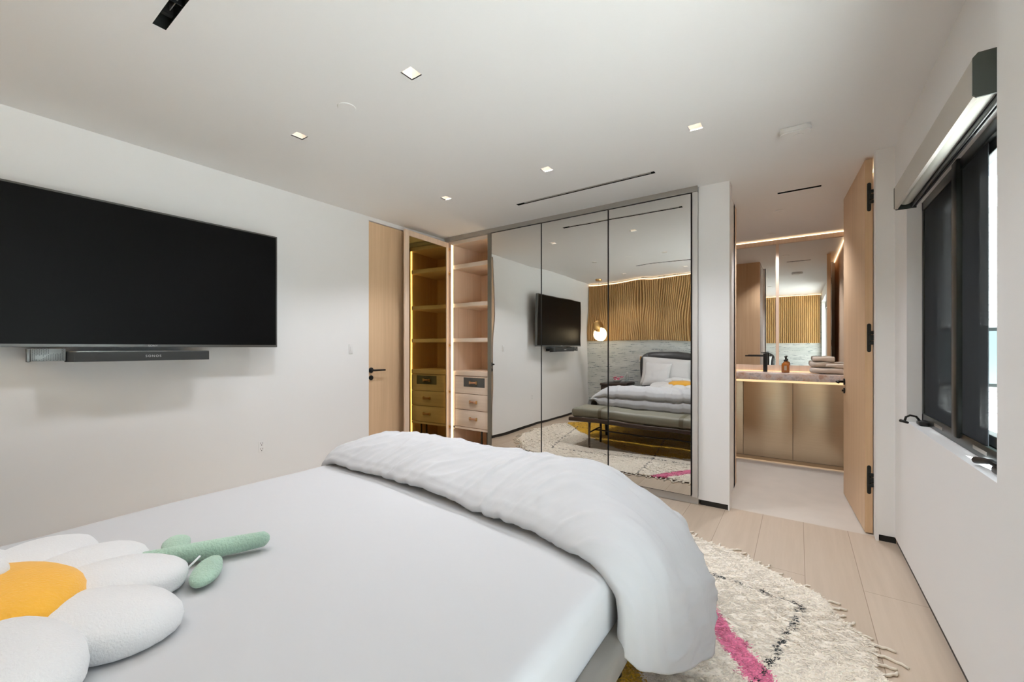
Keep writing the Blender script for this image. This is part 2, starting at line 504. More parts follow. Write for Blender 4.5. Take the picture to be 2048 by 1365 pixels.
# stub beside the bathroom door
BX('wall_door_stub', (.41, 3.45, BASE), (.625, 3.53, CE), WALL, kind=S)
BX('trim_1', (.4035, 3.449, 0), (.418, 3.545, CE), WALL, kind=S)
BX('baseboard_stub', (.424, 3.462, 0), (.50, 3.53, BASE), BASEM, kind=S)
# pillar at the end of the closet
BX('wall_pillar', (-.635, 3.45, BASE), (-.42, 3.56, CE), WALL, kind=S)
BX('wall_pillar', (-.635, 3.56, 0), (-.457, 4.10, CE), WALL, kind=S)
BX('baseboard_pillar', (-.622, 3.462, 0), (-.432, 3.54, BASE), BASEM, kind=S)
BX('trim_2', (-.430, 3.449, 0), (-.42, 3.56, CE), WALL, kind=S)
# closet and bathroom shell
BX('wall_closet_back', (-3.50, 4.02, 0), (-.457, 4.12, CE), WALL, kind=S)
BX('wall_bathroom_front', (-2.25, 4.12, 0), (-.457, 4.20, CE), OAKDOOR, kind=S)
BX('wall_bathroom_left', (-2.35, 4.12, 0), (-2.25, 5.75, CE), WALL, kind=S)
BX('wall_bathroom_far', (-3.6, 5.62, 0), (.70, 5.80, CE), WALL, kind=S)
BX('wall_bathroom_right', (.44, 3.53, 0), (.70, 5.62, CE), OAKPALE, kind=S)

# ------------------------------------------------------------------ windows
def window(name, y0, y1, mully, screen_from, WZ0=WZ0, WZ1=WZ1):
    fx0, fx1 = XR + .060, XR + .115
    r = bpy.data.objects.new(name, None); COL.objects.link(r); r['kind'] = S
    r.location = (fx0, (y0 + y1) / 2, WZ0)
    m = MB()
    m.box((fx0, y0, WZ0), (fx1, y1, WZ0 + .055), .004); m.box((fx0, y0, WZ1 - .05), (fx1, y1, WZ1), .004)
    m.box((fx0, y0, WZ0), (fx1, y0 + .035, WZ1), .004); m.box((fx0, y1 - .035, WZ0), (fx1, y1, WZ1), .004)
    m.box((fx0 - .012, mully - .035, WZ0 + .03), (fx1, mully + .035, WZ1), .006)
    m.build('window_frame', FRAMEBLK, r, auto=35)
    for a, b in ((y0 + .035, mully - .035), (mully + .035, y1 - .035)):
        s_ = MB()
        for lo, hi in (((a, WZ0 + .055), (b, WZ0 + .095)), ((a, WZ1 - .09), (b, WZ1 - .05)), ((a, WZ0 + .055), (a + .03, WZ1 - .05)), ((b - .03, WZ0 + .055), (b, WZ1 - .05))):
            s_.box((fx0 + .016, lo[0], lo[1]), (fx1 - .006, hi[0], hi[1]), .003)
        s_.build('sash', FRAMEBLK, r, auto=35)
        BX('pane', (fx0 + .036, a + .03, WZ0 + .09), (fx0 + .040, b - .03, WZ1 - .085), WGLASS, r)
    if screen_from is None: return r
    sc = MB()
    sc.box((fx0 + .006, screen_from, WZ0 + .055), (fx0 + .0085, mully - .035, WZ1 - .05))
    sc.box((fx0 + .006, mully + .035, WZ0 + .055), (fx0 + .0085, y1 - .035, WZ1 - .05))
    sc.build('insect_screen', SCREEN, r)
    pl = MB()
    pl.box((fx0 - .0015, mully + .22, WZ0 + .022), (fx0 + .001, mully + .36, WZ0 + .036))
    pl.box((fx0 - .0015, mully - .33, WZ0 + .022), (fx0 + .001, mully - .19, WZ0 + .036))
    pl.build('cover_strip', METALGREY, r)
    return r
window('window_1', WY0, WY1, 2.505, 2.19)
window('window_2', -.45, 1.15, .35, None, .06, 2.26)  # unseen window, made large to pour daylight into the room
def crank(y, x, folded, label):
    t = thing('window_crank', label, 'window crank', (x, y, WZ0))
    MB().box((x - .02, y - .05, WZ0), (x + .035, y + .03, WZ0 + .024), .009, 3).build('crank_base', BLACK, t, auto=40)
    if not folded:
        MB().tube([(x - .01, y + .0, WZ0 + .022), (x - .022, y + .012, WZ0 + .042), (x - .045, y + .016, WZ0 + .046), (x - .062, y + .012, WZ0 + .036), (x - .068, y + .004, WZ0 + .016)], .0055, 10).build('crank_arm', BLACK, t, smooth=True)
        MB().tube([(x - .062, y - .03, WZ0 + .012), (x - .070, y + .0, WZ0 + .012), (x - .080, y + .025, WZ0 + .013)], [.006, .007, .009], 12).build('crank_knob', BLACK, t, smooth=True)
    else:
        MB().tube([(x, y - .03, WZ0 + .026), (x - .012, y + .05, WZ0 + .03), (x - .03, y + .12, WZ0 + .018)], [.010, .009, .012], 12).build('crank_arm', BLACK, t, smooth=True)
    return t
crank(3.02, XR + .045, False, 'black window crank handle standing open at the far end of the sill')
crank(1.98, XR + .045, True, 'black window crank handle folded flat at the near end of the sill')
# roller blind cassette
bl = thing('roller_blind', 'taupe roller blind cassette with dark end caps above the window', 'roller blind', (XR - .042, 2.3, 1.94))
yb0, yb1 = 1.712, 2.885
MB().prism([(.410, 1.935), (.410, 2.047), (.420, 2.055), (XR, 2.055), (XR, 2.047), (.422, 2.043), (.422, 1.935)], yb0 + .004, yb1 - .004, 'Y').build('fascia', BLINDM, bl)
MB().cyl((.452, yb0 + .006, 1.985), (.452, yb1 - .006, 1.985), .033, n=28).build('blind_roll', BLINDROLL, bl, auto=40)
MB().box((.486, yb0 + .006, 1.938), (XR - .001, yb1 - .006, 2.04), .002).box((.472, yb0 + .008, 1.934), (.480, yb1 - .008, 1.952), .002).build('bottom_rail', BLACK, bl, auto=35)
for k, (a, b) in enumerate(((yb0 - .002, yb0 + .004), (yb1 - .004, yb1 + .002))):
    MB().prism([(.408, 1.940), (.408, 2.045), (.418, 2.057), (XR - .001, 2.057), (XR - .001, 1.931), (.416, 1.931)], a, b, 'Y').build('end_cap', BLINDCAP, bl)

# ------------------------------------------------------------------ outside the window
def outside():
    siding = m_plain('white_lap_siding', (.80, .80, .78), .7, nscale=5, nstr=.02)
    darkw = m_plain('house_window_glass', (.10, .13, .13), .15, nscale=3, nstr=.02)
    roofm = m_plain('grey_roof_shingle', (.35, .34, .33), .9, nscale=20, nstr=.3)
    h = thing('neighbour_house', 'pale clapboard house outside beyond the clear strip of window', 'house', (6.5, 17, -3))
    m = MB()
    m.box((1.5, 14, -3), (14, 20, 4.3))
    for k in range(44):
        z = 2.0 + k * .05 if False else -2.9 + k * .165
        m.box((1.48, 13.97, z), (14, 14.0, z + .14))
    m.build('wall', siding, h)
    for (a, b, z0, z1) in ((2.4, 4.6, .4, 1.6), (5.4, 7.2, .4, 1.6), (2.4, 4.6, -2.2, -.9)):
        w = MB()
        w.box((a - .08, 13.93, z0 - .08), (b + .08, 13.97, z1 + .08)); w.build('window_frame', FRAMEBLK, h)
        MB().box((a, 13.90, z0), (b, 13.935, z1)).build('window_pane', darkw, h)
    MB().prism([(13.4, 4.3), (20.4, 4.3), (17, 6.0)], 1.2, 14.3, 'X').build('roof', roofm, h)
    g = m_plain('pale_bounce_yard', (.66, .65, .62), .9, nscale=4, nstr=.1, var=.08)
    BX('ground_outside', (.75, -8, -.5), (30, 34, -.3), g, kind=S)  # yard level raised and made pale to bounce sun onto the ceiling
outside()

# ------------------------------------------------------------------ ceiling fittings
DLW = m_plain('white_downlight_sleeve', (.86, .83, .78), .6, nscale=20, nstr=.01)
DLE = m_emit('downlight_lamp', (1.0, .86, .68), 22.0)
DLD = m_plain('dark_brown_baffle', (.25, .2, .14), .5, nscale=20, nstr=.01)  # darker brown tone for the baffle bar inside the sleeve
rows = {1.277: 'middle row', 2.503: 'row nearest the closet', .052: 'row over the pillows'}
cols = {-2.412: 'TV side', -1.446: 'centre of the ceiling', -.478: 'window side'}
def make_downlight(x, y):
    t = thing('recessed_downlight', '', 'downlight', (x, y, CE), 'square recessed downlights in the ceiling')
    s_ = MB()
    a, b, d = LH, .018, .055
    P = [[(x + sx * r, y + sy * r, z) for sx, sy in ((-1, -1), (1, -1), (1, 1), (-1, 1))] for r, z in ((a, CE), (a, CE + .006), (b, CE + d), (b, CE + d + .03))]
    s_.grid([[Vector(q) for q in row] for row in P], closed_v=True)
    s_.build('sleeve', DLW, t)
    l_ = MB(); l_.box((x - .016, y - .016, CE + .070), (x + .016, y + .016, CE + .078)); l_.build('lamp', DLE, t)
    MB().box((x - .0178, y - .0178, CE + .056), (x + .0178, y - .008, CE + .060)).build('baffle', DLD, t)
    return t
def downlight_lamp(x, y, e, blend=.6, size=2.1):
    ld = bpy.data.lights.new('downlight_spot', 'SPOT'); ld.energy = e; ld.spot_size = size; ld.spot_blend = blend
    ld.color = (.92, .94, 1.0); ld.shadow_soft_size = .07
    lo = bpy.data.objects.new('downlight_spot', ld); COL.objects.link(lo); lo.location = (x, y, CE - .004)
    return lo
DL_E = 6
dl0 = None
for (x, y) in LIGHTS:
    lab = f'square recessed ceiling downlight, {cols[x]}, in the {rows[y]}'
    if dl0 is None:
        dl0 = make_downlight(x, y); dl0['label'] = lab; first = (x, y)
    else:
        copy_thing(dl0, (x - first[0], y - first[1], 0), lab)
    downlight_lamp(x, y, (66 if x < -.6 else 50) if y > 2 else (38 if x < -2 else 23 if y > 1 else 10))
# bathroom round downlight
bd = thing('round_downlight', 'small round downlight in the bathroom ceiling above the mirror', 'downlight', (-.243, 5.33, CE))
MB().lathe([(.018, CE - .001), (.045, CE - .001), (.047, CE - .004), (.045, CE - .006), (.020, CE - .006), (.018, CE - .004)], (-.243, 5.33, 0)).build('trim', WHITEPL, bd, auto=40)
MB().cyl((-.243, 5.33, CE - .003), (-.243, 5.33, CE - .001), .018).build('lamp', DLE, bd)
downlight_lamp(-.243, 5.33, 70)
bd2 = copy_thing(bd, (-.55, 0, 0), 'second round downlight in the bathroom ceiling, further behind the pillar')
downlight_lamp(-.793, 5.33, 24)
bd3 = copy_thing(bd, (.10, -.85, 0), 'round downlight in the bathroom ceiling, seen only in the mirror')
downlight_lamp(-.143, 4.48, 100)

slot_labels = ['dark linear slot diffuser in the ceiling above the bed', 'long linear slot diffuser in the ceiling in front of the mirrored closet', 'short linear slot diffuser in the ceiling past the bathroom door']
for (a, b, c, d), lab in zip(SLOTS, slot_labels):
    t = thing('slot_diffuser', lab, 'air vent', ((a + b) / 2, (c + d) / 2, CE), 'linear slot diffusers in the ceiling')
    m = MB()
    z0, z1 = CE - .0, CE + .07
    th = .002
    m.box((a, c, z0), (b, c + th, z1)); m.box((a, d - th, z0), (b, d, z1)); m.box((a, c, z0), (a + th, d, z1)); m.box((b - th, c, z0), (b, d, z1)); m.box((a, c, z1), (b, d, z1 + .003))
    m.build('channel', SLOTM, t)
    for q in ((a + .07, a + .09), (a + .17, a + .175), ((a + b) / 2 - .02, (a + b) / 2 + .02), (b - .09, b - .07))[:4 if b - a > .5 else 1]:
        BX('spacer', (q[0], c + th, CE + .012), (q[1], d - th, CE + .055), BLACK, t)
    m = MB()
    if 2 < c < 3: m.box((a + .07, c + .008, CE + .004), (b - .03, d - .006, CE + .007))
    else: m.box((a + .1, (c + d) / 2 + .004, CE + .02), (b - .1, (c + d) / 2 + .007, CE + .06))
    m.build('vane', METALGREY, t)
tag(MB().lathe([(.001, CE - .003), (.044, CE - .003), (.046, CE - .001), (.046, CE)], (-1.925, 1.265, 0), 40).build('ceiling_speaker', WHITEPL, smooth=False), 'round white flush disc in the ceiling between two downlights', 'ceiling speaker')  # flush disc of a ceiling speaker
sd = thing('smoke_detector', 'white rounded rectangular smoke detector on the ceiling near the bathroom door', 'smoke detector', (-.012, 2.865, CE))
MB().box((-.084, 2.804, CE - .009), (.060, 2.926, CE), .004).build('mounting_plate', WHITEPL, sd, auto=35)
MB().cyl((.0, 2.865, CE - .037), (.0, 2.865, CE - .033), .026, n=28).build('test_button', WHITEPL, sd)

# ------------------------------------------------------------------ left wall things
tv = thing('television', 'large flat black television mounted on the white wall', 'television', (-3.2, .8, 1.21))
ty0, ty1, tz0, tz1, tx = .075, 1.530, 1.222, 2.050, -3.205
MB().box((tx - .035, ty0, tz0), (tx - .002, ty1, tz1), .003).build('bezel', TVBEZEL, tv, auto=35)
BX('screen', (tx - .004, ty0 + .011, tz0 + .017), (tx, ty1 - .011, tz1 - .011), TVSCREEN, tv)
MB().box((tx - .075, ty0 + .2, tz0 + .08), (tx - .035, ty1 - .2, tz1 - .15), .012).build('rear_housing', BLACK, tv, auto=35)
MB().box((XL + .001, .55, 1.45), (tx - .07, 1.05, 1.85), .01).build('wall_bracket', BLACK, tv, auto=35)
def text(name, s, size, loc, rot, mat, parent, sp=1.0):
    c = bpy.data.curves.new(name, 'FONT'); c.body = s; c.size = size; c.extrude = .0006; c.align_x = 'CENTER'; c.align_y = 'CENTER'; c.space_character = sp
    tmp = bpy.data.objects.new(name + '_outline', c); COL.objects.link(tmp)
    me = bpy.data.meshes.new_from_object(tmp.evaluated_get(bpy.context.evaluated_depsgraph_get()))
    bpy.data.objects.remove(tmp)
    me.materials.clear(); me.materials.append(mat)
    o = bpy.data.objects.new(name, me); COL.objects.link(o); o.location = loc; o.rotation_euler = rot
    o.parent = parent; o.matrix_parent_inverse = Matrix.Translation(-Vector(parent.location))
    return o
text('logo', 'SONY', .0155, (tx + .0012, .805, tz0 + .0085), (PI / 2, 0, PI / 2), LOGO, tv, 1.15)
sb = thing('soundbar', 'slim charcoal soundbar mounted under the television', 'soundbar', (-3.15, .77, 1.14))
def rr(a0, a1, b0, b1, r, n=6):
    pts = []
    for cx, cy, s0 in ((a1 - r, b1 - r, 0), (a0 + r, b1 - r, 1), (a0 + r, b0 + r, 2), (a1 - r, b0 + r, 3)):
        for k in range(n + 1):
            t = (s0 + k / n) * PI / 2
            pts.append((cx + r * math.cos(t), cy + r * math.sin(t)))
    return pts
sbx = -3.155
MB().prism(rr(sbx - .10, sbx, .440, 1.090, .045, 8), 1.143, 1.196).build('grille', SPKFAB, sb, auto=35)
MB().prism(rr(sbx - .099, sbx - .001, .441, 1.089, .044, 8), 1.196, 1.201).build('top_panel', TVBEZEL, sb, auto=35)
text('logo', 'SONOS', .018, (sbx + .0008, .795, 1.170), (PI / 2, 0, PI / 2), LOGO, sb, 1.35)
MB().box((XL, .5, 1.155), (sbx - .099, 1.0, 1.19), .003).build('mounting_bracket', BLACK, sb, auto=35)
# perforated metal box left of the soundbar
pbx = -3.165
pb = thing('equipment_box', 'perforated grey metal box behind the left end of the soundbar', 'equipment box', (pbx, .37, 1.14))
MB().box((pbx - .03, .303, 1.146), (pbx - .002, .318, 1.214), .004).build('end_flange', TVBEZEL, pb, auto=35)
HOLEM = m_plain('dark_perforation', (.01, .01, .01), .6, nscale=10, nstr=.01)
BOXM = m_plain('grey_perforated_steel', (.20, .215, .21), .4, .7, nscale=30, nstr=.05)
MB().box((pbx - .16, .318, 1.150), (pbx - .004, .4385, 1.214), .002).build('case', BOXM, pb, auto=35)
m = MB()
for i in range(19):
    for j in range(11):
        yy = .324 + i * .006; zz = 1.154 + j * .0056 + (.0028 if i % 2 else 0)
        if (abs(yy - .345) < .012 and 1.16 < zz < 1.18) or (abs(yy - .40) < .022 and zz > 1.188) or abs((yy - .36) * .9 - (zz - 1.17)) < .004: continue
        m.cyl((pbx - .006, yy, zz), (pbx - .0028, yy, zz), .0017, n=8)
m.build('perforations', HOLEM, pb)
m = MB().prism(rr(-.088, .064, 2.80, 2.93, .045, 8), CE - .028, CE - .006)
m.prism(rr(-.082, .058, 2.806, 2.924, .040, 8), CE - .034, CE - .028).build('housing', WHITEPL, sd, auto=35)
# switch and outlet
sw = thing('light_switch', 'small white light switch on the wall beside the wooden entry door', 'light switch', (XL, 2.24, 1.21))
MB().box((XL, 2.222, 1.165), (XL + .005, 2.262, 1.250), .002).build('plate', WHITEPL, sw, auto=35)
MB().box((XL + .004, 2.232, 1.185), (XL + .008, 2.252, 1.230), .002).build('rocker', WHITEPL, sw, auto=35)
ot = thing('power_outlet', 'flush white power outlet low on the wall under the television', 'power outlet', (XL, 1.483, .465))
MB().box((XL, 1.462, .425), (XL + .003, 1.505, .508), .001).build('plate', WALL, ot)
m = MB()
for zc in (.445, .487):
    m.box((XL + .002, 1.474, zc), (XL + .0035, 1.4765, zc + .012)); m.box((XL + .002, 1.489, zc), (XL + .0035, 1.4915, zc + .012)); m.cyl((XL + .002, 1.4825, zc - .008), (XL + .0035, 1.4825, zc - .008), .0035, n=10)
m.build('slots', HOLEM, ot)

# entry door
d1 = bpy.data.objects.new('door_1', None); COL.objects.link(d1); d1['kind'] = S; d1.location = (XL - .02, 2.8, 0)
BX('door_leaf', (XL - .055, 2.441, .006), (XL - .012, 3.186, 2.426), OAKDOOR, d1)
xh = XL - .012
def lever(parent, base, out, along, L=.115, mat=BLACK):
    """round rose, neck along `out`, lever along `along`"""
    base, out, along = Vector(base), Vector(out).normalized(), Vector(along).normalized()
    MB().cyl(base, base + out * .009, .026, n=28).build('handle_rose', mat, parent, auto=40)
    MB().tube([base + out * .005, base + out * .045, base + out * .053 + along * .006, base + out * .055 + along * .02, base + out * .055 + along * L], [.009, .009, .0095, .009, .0085], 16).build('door_handle', mat, parent, smooth=True)
    c = base - Vector((0, 0, .072))
    MB().cyl(c, c + out * .009, .023, n=28).cyl(c + out * .009, c + out * .02, .008, n=14).build('lock_cylinder', mat, parent, auto=40)
lever(d1, (xh, 2.466, 1.003), (1, 0, 0), (0, 1, 0), .125)

# ================================================================== CLOSET
fas = tag(BX('closet_header_track', (-3.30, 3.412, 2.424), (-.636, 3.47, CE), METALGREY), 'grey metal header track across the top of the closet', 'closet track')
pln = tag(BX('closet_plinth', (-3.30, 3.452, 0), (-.636, 3.52, .062), PLINTH), 'low pale grey plinth running under the mirrored closet doors', 'plinth')
tag(MB().box((-.674, 3.415, .062), (-.637, 3.47, 2.424), .002).build('closet_end_stile', PLINTH, auto=35), 'narrow grey upright filler between last mirror door and white pillar', 'filler strip')
mx = [-2.680, -2.026, -1.353, -.678]
mlab = ['mirrored closet door beside the open shelf bay', 'mirrored closet door in the middle of the three, reflecting the pendant lamp', 'mirrored closet door next to the white pillar, reflecting the bed']
for k in range(3):
    a, b = mx[k] + .003, mx[k + 1] - .003
    t = thing('mirror_door', mlab[k], 'mirrored door', ((a + b) / 2, 3.44, .066), 'mirrored closet doors')
    BX('mirror_glass', (a + .003, 3.410, .072), (b - .003, 3.415, 2.414), MIRROR, t)
    BX('door_edge', (a, 3.412, .068), (b, 3.445, 2.419), BASEM, t)
tag(BX('closet_end_stile', (-2.680, 3.406, .066), (-2.632, 3.4098, 2.42), m_plain('olive_grey_edge', (.20, .19, .16), .4, .6, nscale=20, nstr=.02)), 'slim olive grey upright edge between open shelf bay and first mirror door', 'filler strip')
# black sheet added behind the doors, stands in for shade in their gaps
BX('dark_gap_backing', (-2.65, 3.475, .062), (-.64, 3.485, 2.43), BASEM, kind=S)
# open bay
by0, by1 = 3.452, 3.99
cb = thing('closet_cabinet', 'open lit closet bay with pale oak shelves and drawers', 'wardrobe', (-2.97, 3.7, 0))
m = MB()
m.box((-3.335, by0, .062), (-3.242, by0 + .02, 2.424)); m.box((-3.335, by0, .062), (-3.320, by1, 2.424)); m.box((-3.236, by0 + .014, .062), (-3.222, by1, 2.40))
m.box((-3.32, by0 + .02, .062), (-3.236, by0 + .034, 2.40))
m.build('side_panel', OAKPALE, cb)
BX('side_panel', (-2.672, by0 + .004, .062), (-2.654, by1, 2.424), OAKPALE, cb)
BX('back_panel', (-3.24, by1 - .018, .062), (-2.66, by1, 2.424), OAKPALE, cb)
BX('top_panel', (-3.24, by0, 2.385), (-2.66, by1, 2.424), OAKPALEX, cb)
BX('led_strip', (-3.242, by0 + .001, .07), (-3.234, by0 + .010, 2.395), LEDCLOSET, cb)
BX('led_strip', (-2.684, by0 + .016, .07), (-2.673, by0 + .024, 2.395), LEDCLOSET, cb)
for z0, z1 in ((2.110, 2.157), (1.675, 1.720), (1.282, 1.325)):
    MB().box((-3.222, by0 + .012, z0), (-2.685, by1 - .018, z1), .002).build('shelf', OAKPALEX, cb, auto=35)
MB().box((-3.222, by0 + .012, .906), (-2.685, by1 - .018, .959), .002).build('counter_shelf', OAKPALEX, cb, auto=35)
dx0, dx1 = -3.190, -2.687
BX('divider', (-3.222, by0 + .014, .30), (-3.196, by1 - .02, .906), OAKPALE, cb)
BX('drawer_base', (-3.222, by0 + .014, .310), (-2.685, by1 - .02, .333), OAKPALEX, cb)
zz = [.336, .527, .528 + .178, .902]
for k in range(3):
    z0, z1 = zz[k] + .003, zz[k + 1] - .003
    fy = by0 + .012
    if k == 2:
        m = MB(); ix0, ix1, iz0, iz1 = -3.068, -2.765, .785, .888
        for lo, hi in (((dx0, z0), (dx1, iz0)), ((dx0, iz1), (dx1, z1)), ((dx0, iz0), (ix0, iz1)), ((ix1, iz0), (dx1, iz1))):
            m.box((lo[0], fy, lo[1]), (hi[0], fy + .018, hi[1]))
        dr = m.build('drawer', OAKPALEX, cb)
        BX('smoked_window', (ix0, fy + .004, iz0), (ix1, fy + .010, iz1), m_plain('smoked_drawer_glass', (.10, .10, .095), .2, nscale=5, nstr=.01), dr)
    else:
        dr = MB().box((dx0, fy, z0), (dx1, fy + .018, z1), .001).build('drawer', OAKPALEX, cb, auto=35)
    hx, hz = -2.922, (z0 + z1) / 2 + (.005 if k < 2 else .03)
    MB().tube([(hx - .045, fy - .012, hz), (hx - .02, fy - .022, hz), (hx + .02, fy - .022, hz), (hx + .045, fy - .012, hz)], .011, 8).build('handle_strap', LEATHERSTRAP, dr, smooth=True)
    for s_ in (-1, 1):
        MB().box((hx + s_ * .045 - .009, fy - .017, hz - .017), (hx + s_ * .045 + .009, fy, hz + .017), .003).build('handle_clasp', BRASS, dr, auto=35)
BX('kick_shelf', (-3.22, by0 + .014, .062), (-2.685, by1 - .02, .075), OAKPALEX, cb)
m = MB()
for q in (-2.86, -2.78):
    m.cyl((q, by0 + .08, .075), (q, by0 + .08, .31), .011, n=12)
m.build('shelf_supports', BLACK, cb)
for z in (2.34, 2.065, 1.245, .718, .32):
    m = MB(); m.box((-3.290, by0 - .012, z - .018), (-3.262, by0 + .001, z + .018), .003).box((-3.262, by0 - .010, z - .006), (-3.238, by0 + .001, z + .006), .002).cyl((-3.276, by0 - .016, z + .009), (-3.276, by0 - .010, z + .009), .005, n=10).cyl((-3.276, by0 - .016, z - .009), (-3.276, by0 - .010, z - .009), .005, n=10)
    m.build('hinge', BRASS, cb, auto=35)
# open smoked glass door: hinge at (-3.285, 3.43), leaf runs towards the camera
cd = thing('glass_closet_door', 'open smoked glass closet door in a pale oak frame', 'closet door', (-3.27, 3.43, .07))
hp = Vector((-3.268, 3.425)); fp = Vector((-3.232, 2.765))
dv = (fp - hp); LW = dv.length; ang = math.atan2(dv.y, dv.x)
Md = Matrix.Translation((hp.x, hp.y, 0)) @ Matrix.Rotation(ang, 4, 'Z')
# local: u along leaf 0..LW, v = thickness (v>0 faces the room), z
def leaf(name, parts_, mat, parent):
    m = MB()
    for lo, hi in parts_:
        m.box(lo, hi, .002, 1, Md)
    return m.build(name, mat, parent, auto=35)
z0, z1, fw = .075, 2.408, .056
leaf('frame', [((0, -.012, z0), (fw * .6, .012, z1)), ((LW - fw, -.012, z0), (LW, .012, z1)), ((fw * .6, -.012, z1 - fw), (LW - fw, .012, z1)), ((fw * .6, -.012, z0), (LW - fw, .012, z0 + fw))], OAKPALE, cd)
leaf('smoked_glass', [((fw * .6, -.003, z0 + fw), (LW - fw, .003, z1 - fw))], SMOKED, cd)

# ================================================================== BATHROOM
va = thing('vanity_cabinet', 'brushed champagne metal vanity cabinet under the stone counter', 'vanity', (-.5, 5.3, 0))
BX('body', (-2.24, 5.205, .05), (.435, 5.60, .85), BASEM, va)
ps = [-2.235, -1.60, -1.05, -.495, -.044, .432]
for a, b in zip(ps, ps[1:]):
    MB().box((a + .0015, 5.165, .052), (b - .0015, 5.19, .848), .001).build('door', BRONZE, va, auto=35)
BX('seam_light_block', (-2.235, 5.1902, .053), (.432, 5.1915, .847), BASEM, va)  # unseen sheet added to stop toe LED light showing through the seams
BX('toe_kick', (-2.24, 5.22, 0), (.435, 5.60, .05), m_plain('taupe_toe_kick', (.26, .22, .18), .6, nscale=30, nstr=.03), va)
BX('toe_led', (-2.2, 5.192, .062), (.42, 5.203, .066), m_emit('toe_led', (1, .70, .42), 8), va)
BX('counter_led', (-2.2, 5.167, .851), (.43, 5.185, .874), m_emit('counter_led', (1, .68, .36), 1.15), va)
tag(MB().box((-2.24, 5.135, .875), (.437, 5.60, .948), .004).build('stone_countertop', MARBLE, auto=35), 'veined grey and rose stone countertop on the vanity', 'countertop')
bm_ = thing('bathroom_mirror', 'wide bathroom mirror in a pale wood surround with warm light along the top', 'mirror', (-.5, 5.6, .95))
BX('mirror_glass', (-2.2, 5.590, 1.018), (.437, 5.596, 2.402), BATHMIRROR, bm_)
m = MB()
m.box((-2.2, 5.575, .949), (.437, 5.60, 1.020)); m.box((-2.2, 5.575, 2.400), (.437, 5.60, 2.447)); m.box((-.209, 5.58, 1.02), (-.179, 5.60, 2.40)); m.box((-1.229, 5.58, 1.02), (-1.199, 5.60, 2.40)); m.box((.418, 5.58, 1.02), (.437, 5.60, 2.40))
m.build('surround', OAKPALE, bm_)
BX('led_strip', (-2.2, 5.580, 2.452), (.437, 5.586, 2.459), LEDWARM, bm_)
BX('led_strip', (.428, 3.60, 2.452), (.434, 5.575, 2.459), LEDWARM, bm_)
BX('led_strip', (-2.2, 5.560, .950), (.437, 5.566, .954), m_emit('mirror_foot_led', (1, .62, .3), 2.5), bm_)
fa = thing('faucet', 'tall square black faucet with a long flat spout beside the basin', 'faucet', (-.30, 5.42, .948))
MB().box((-.322, 5.40, .948), (-.282, 5.44, 1.155), .003).build('body', BLACK, fa, auto=35)
MB().box((-.500, 5.408, 1.118), (-.320, 5.432, 1.134), .003).build('spout', BLACK, fa, auto=35)
MB().box((-.345, 5.41, 1.158), (-.285, 5.43, 1.166), .002).build('lever', BLACK, fa, auto=35)
so = thing('soap_bottle', 'amber glass pump bottle on the stone counter', 'soap bottle', (-.112, 5.36, .948))
cx, cy = -.112, 5.36
MB().lathe([(.001, .949), (.034, .949), (.037, .954), (.037, 1.030), (.033, 1.047), (.018, 1.058), (.015, 1.062), (.015, 1.072)], (cx, cy, 0), 28).build('bottle', AMBER, so, auto=50)
MB().lathe([(.001, 1.072), (.017, 1.072), (.017, 1.088), (.006, 1.090), (.005, 1.112), (.012, 1.113), (.012, 1.124), (.001, 1.126)], (cx, cy, 0), 20).build('pump', BLACK, so, auto=50)
MB().tube([(cx, cy, 1.119), (cx, cy - .03, 1.119), (cx, cy - .036, 1.112)], .004, 8).build('nozzle', BLACK, so, smooth=True)
text('label_text', 'SOAP', .012, (0, 0, 0), (0, 0, 0), LOGO, so) if False else None
MB().box((cx - .012, cy - .0378, .975), (cx + .012, cy - .0368, 1.025)).build('label', m_plain('pale_label_print', (.45, .36, .25), .6, nscale=30, nstr=.05), so)
# folded towels, four in a pile
def towel(name, c, L, D, H, rot, seed, label):
    P = []
    n, k = 26, 28
    R = Matrix.Rotation(rot, 3, 'Z')
    for i in range(n + 1):
        u = i / n * 2 - 1
        row = []
        e = (1 - abs(u) ** 6) ** .5 if abs(u) < 1 else 0
        for j in range(k):
            a = j / k * 2 * PI
            ca, sa = math.cos(a), math.sin(a)
            y = math.copysign(abs(ca) ** .55, ca) * D / 2 * (.6 + .4 * e)
            z = math.copysign(abs(sa) ** .65, sa) * H / 2 * (.55 + .45 * e)
            q = Vector((u * L / 2, y, z))
            nn = noise.noise(Vector((q.x * 16 + seed, q.y * 16, q.z * 26))) * .007
            spiral = .0035 * math.sin(a * 3 + u * 2)
            q += Vector((0, ca, sa)) * (nn + spiral)
            row.append(R @ q + Vector(c))
        P.append(row)
    m = MB(); V = m.grid(P, closed_v=True); m.bm.faces.new(V[0]); m.bm.faces.new(V[-1])
    o = m.build(name, TOWELM, smooth=True)
    return tag(o, label, 'towel', 'rolled towels stacked on the counter')
towel('rolled_towel', (.255, 5.34, .983), .30, .22, .060, .1, 1, 'folded taupe towel at the bottom of the pile on the counter')
towel('rolled_towel', (.330, 5.30, 1.036), .18, .10, .042, -.35, 4, 'taupe towel slanting over the right of the pile')
towel('rolled_towel', (.205, 5.36, 1.044), .20, .13, .055, .35, 7, 'rolled taupe towel in the middle of the pile')
towel('rolled_towel', (.215, 5.35, 1.100), .185, .12, .052, .06, 11, 'rolled taupe towel on top of the pile')

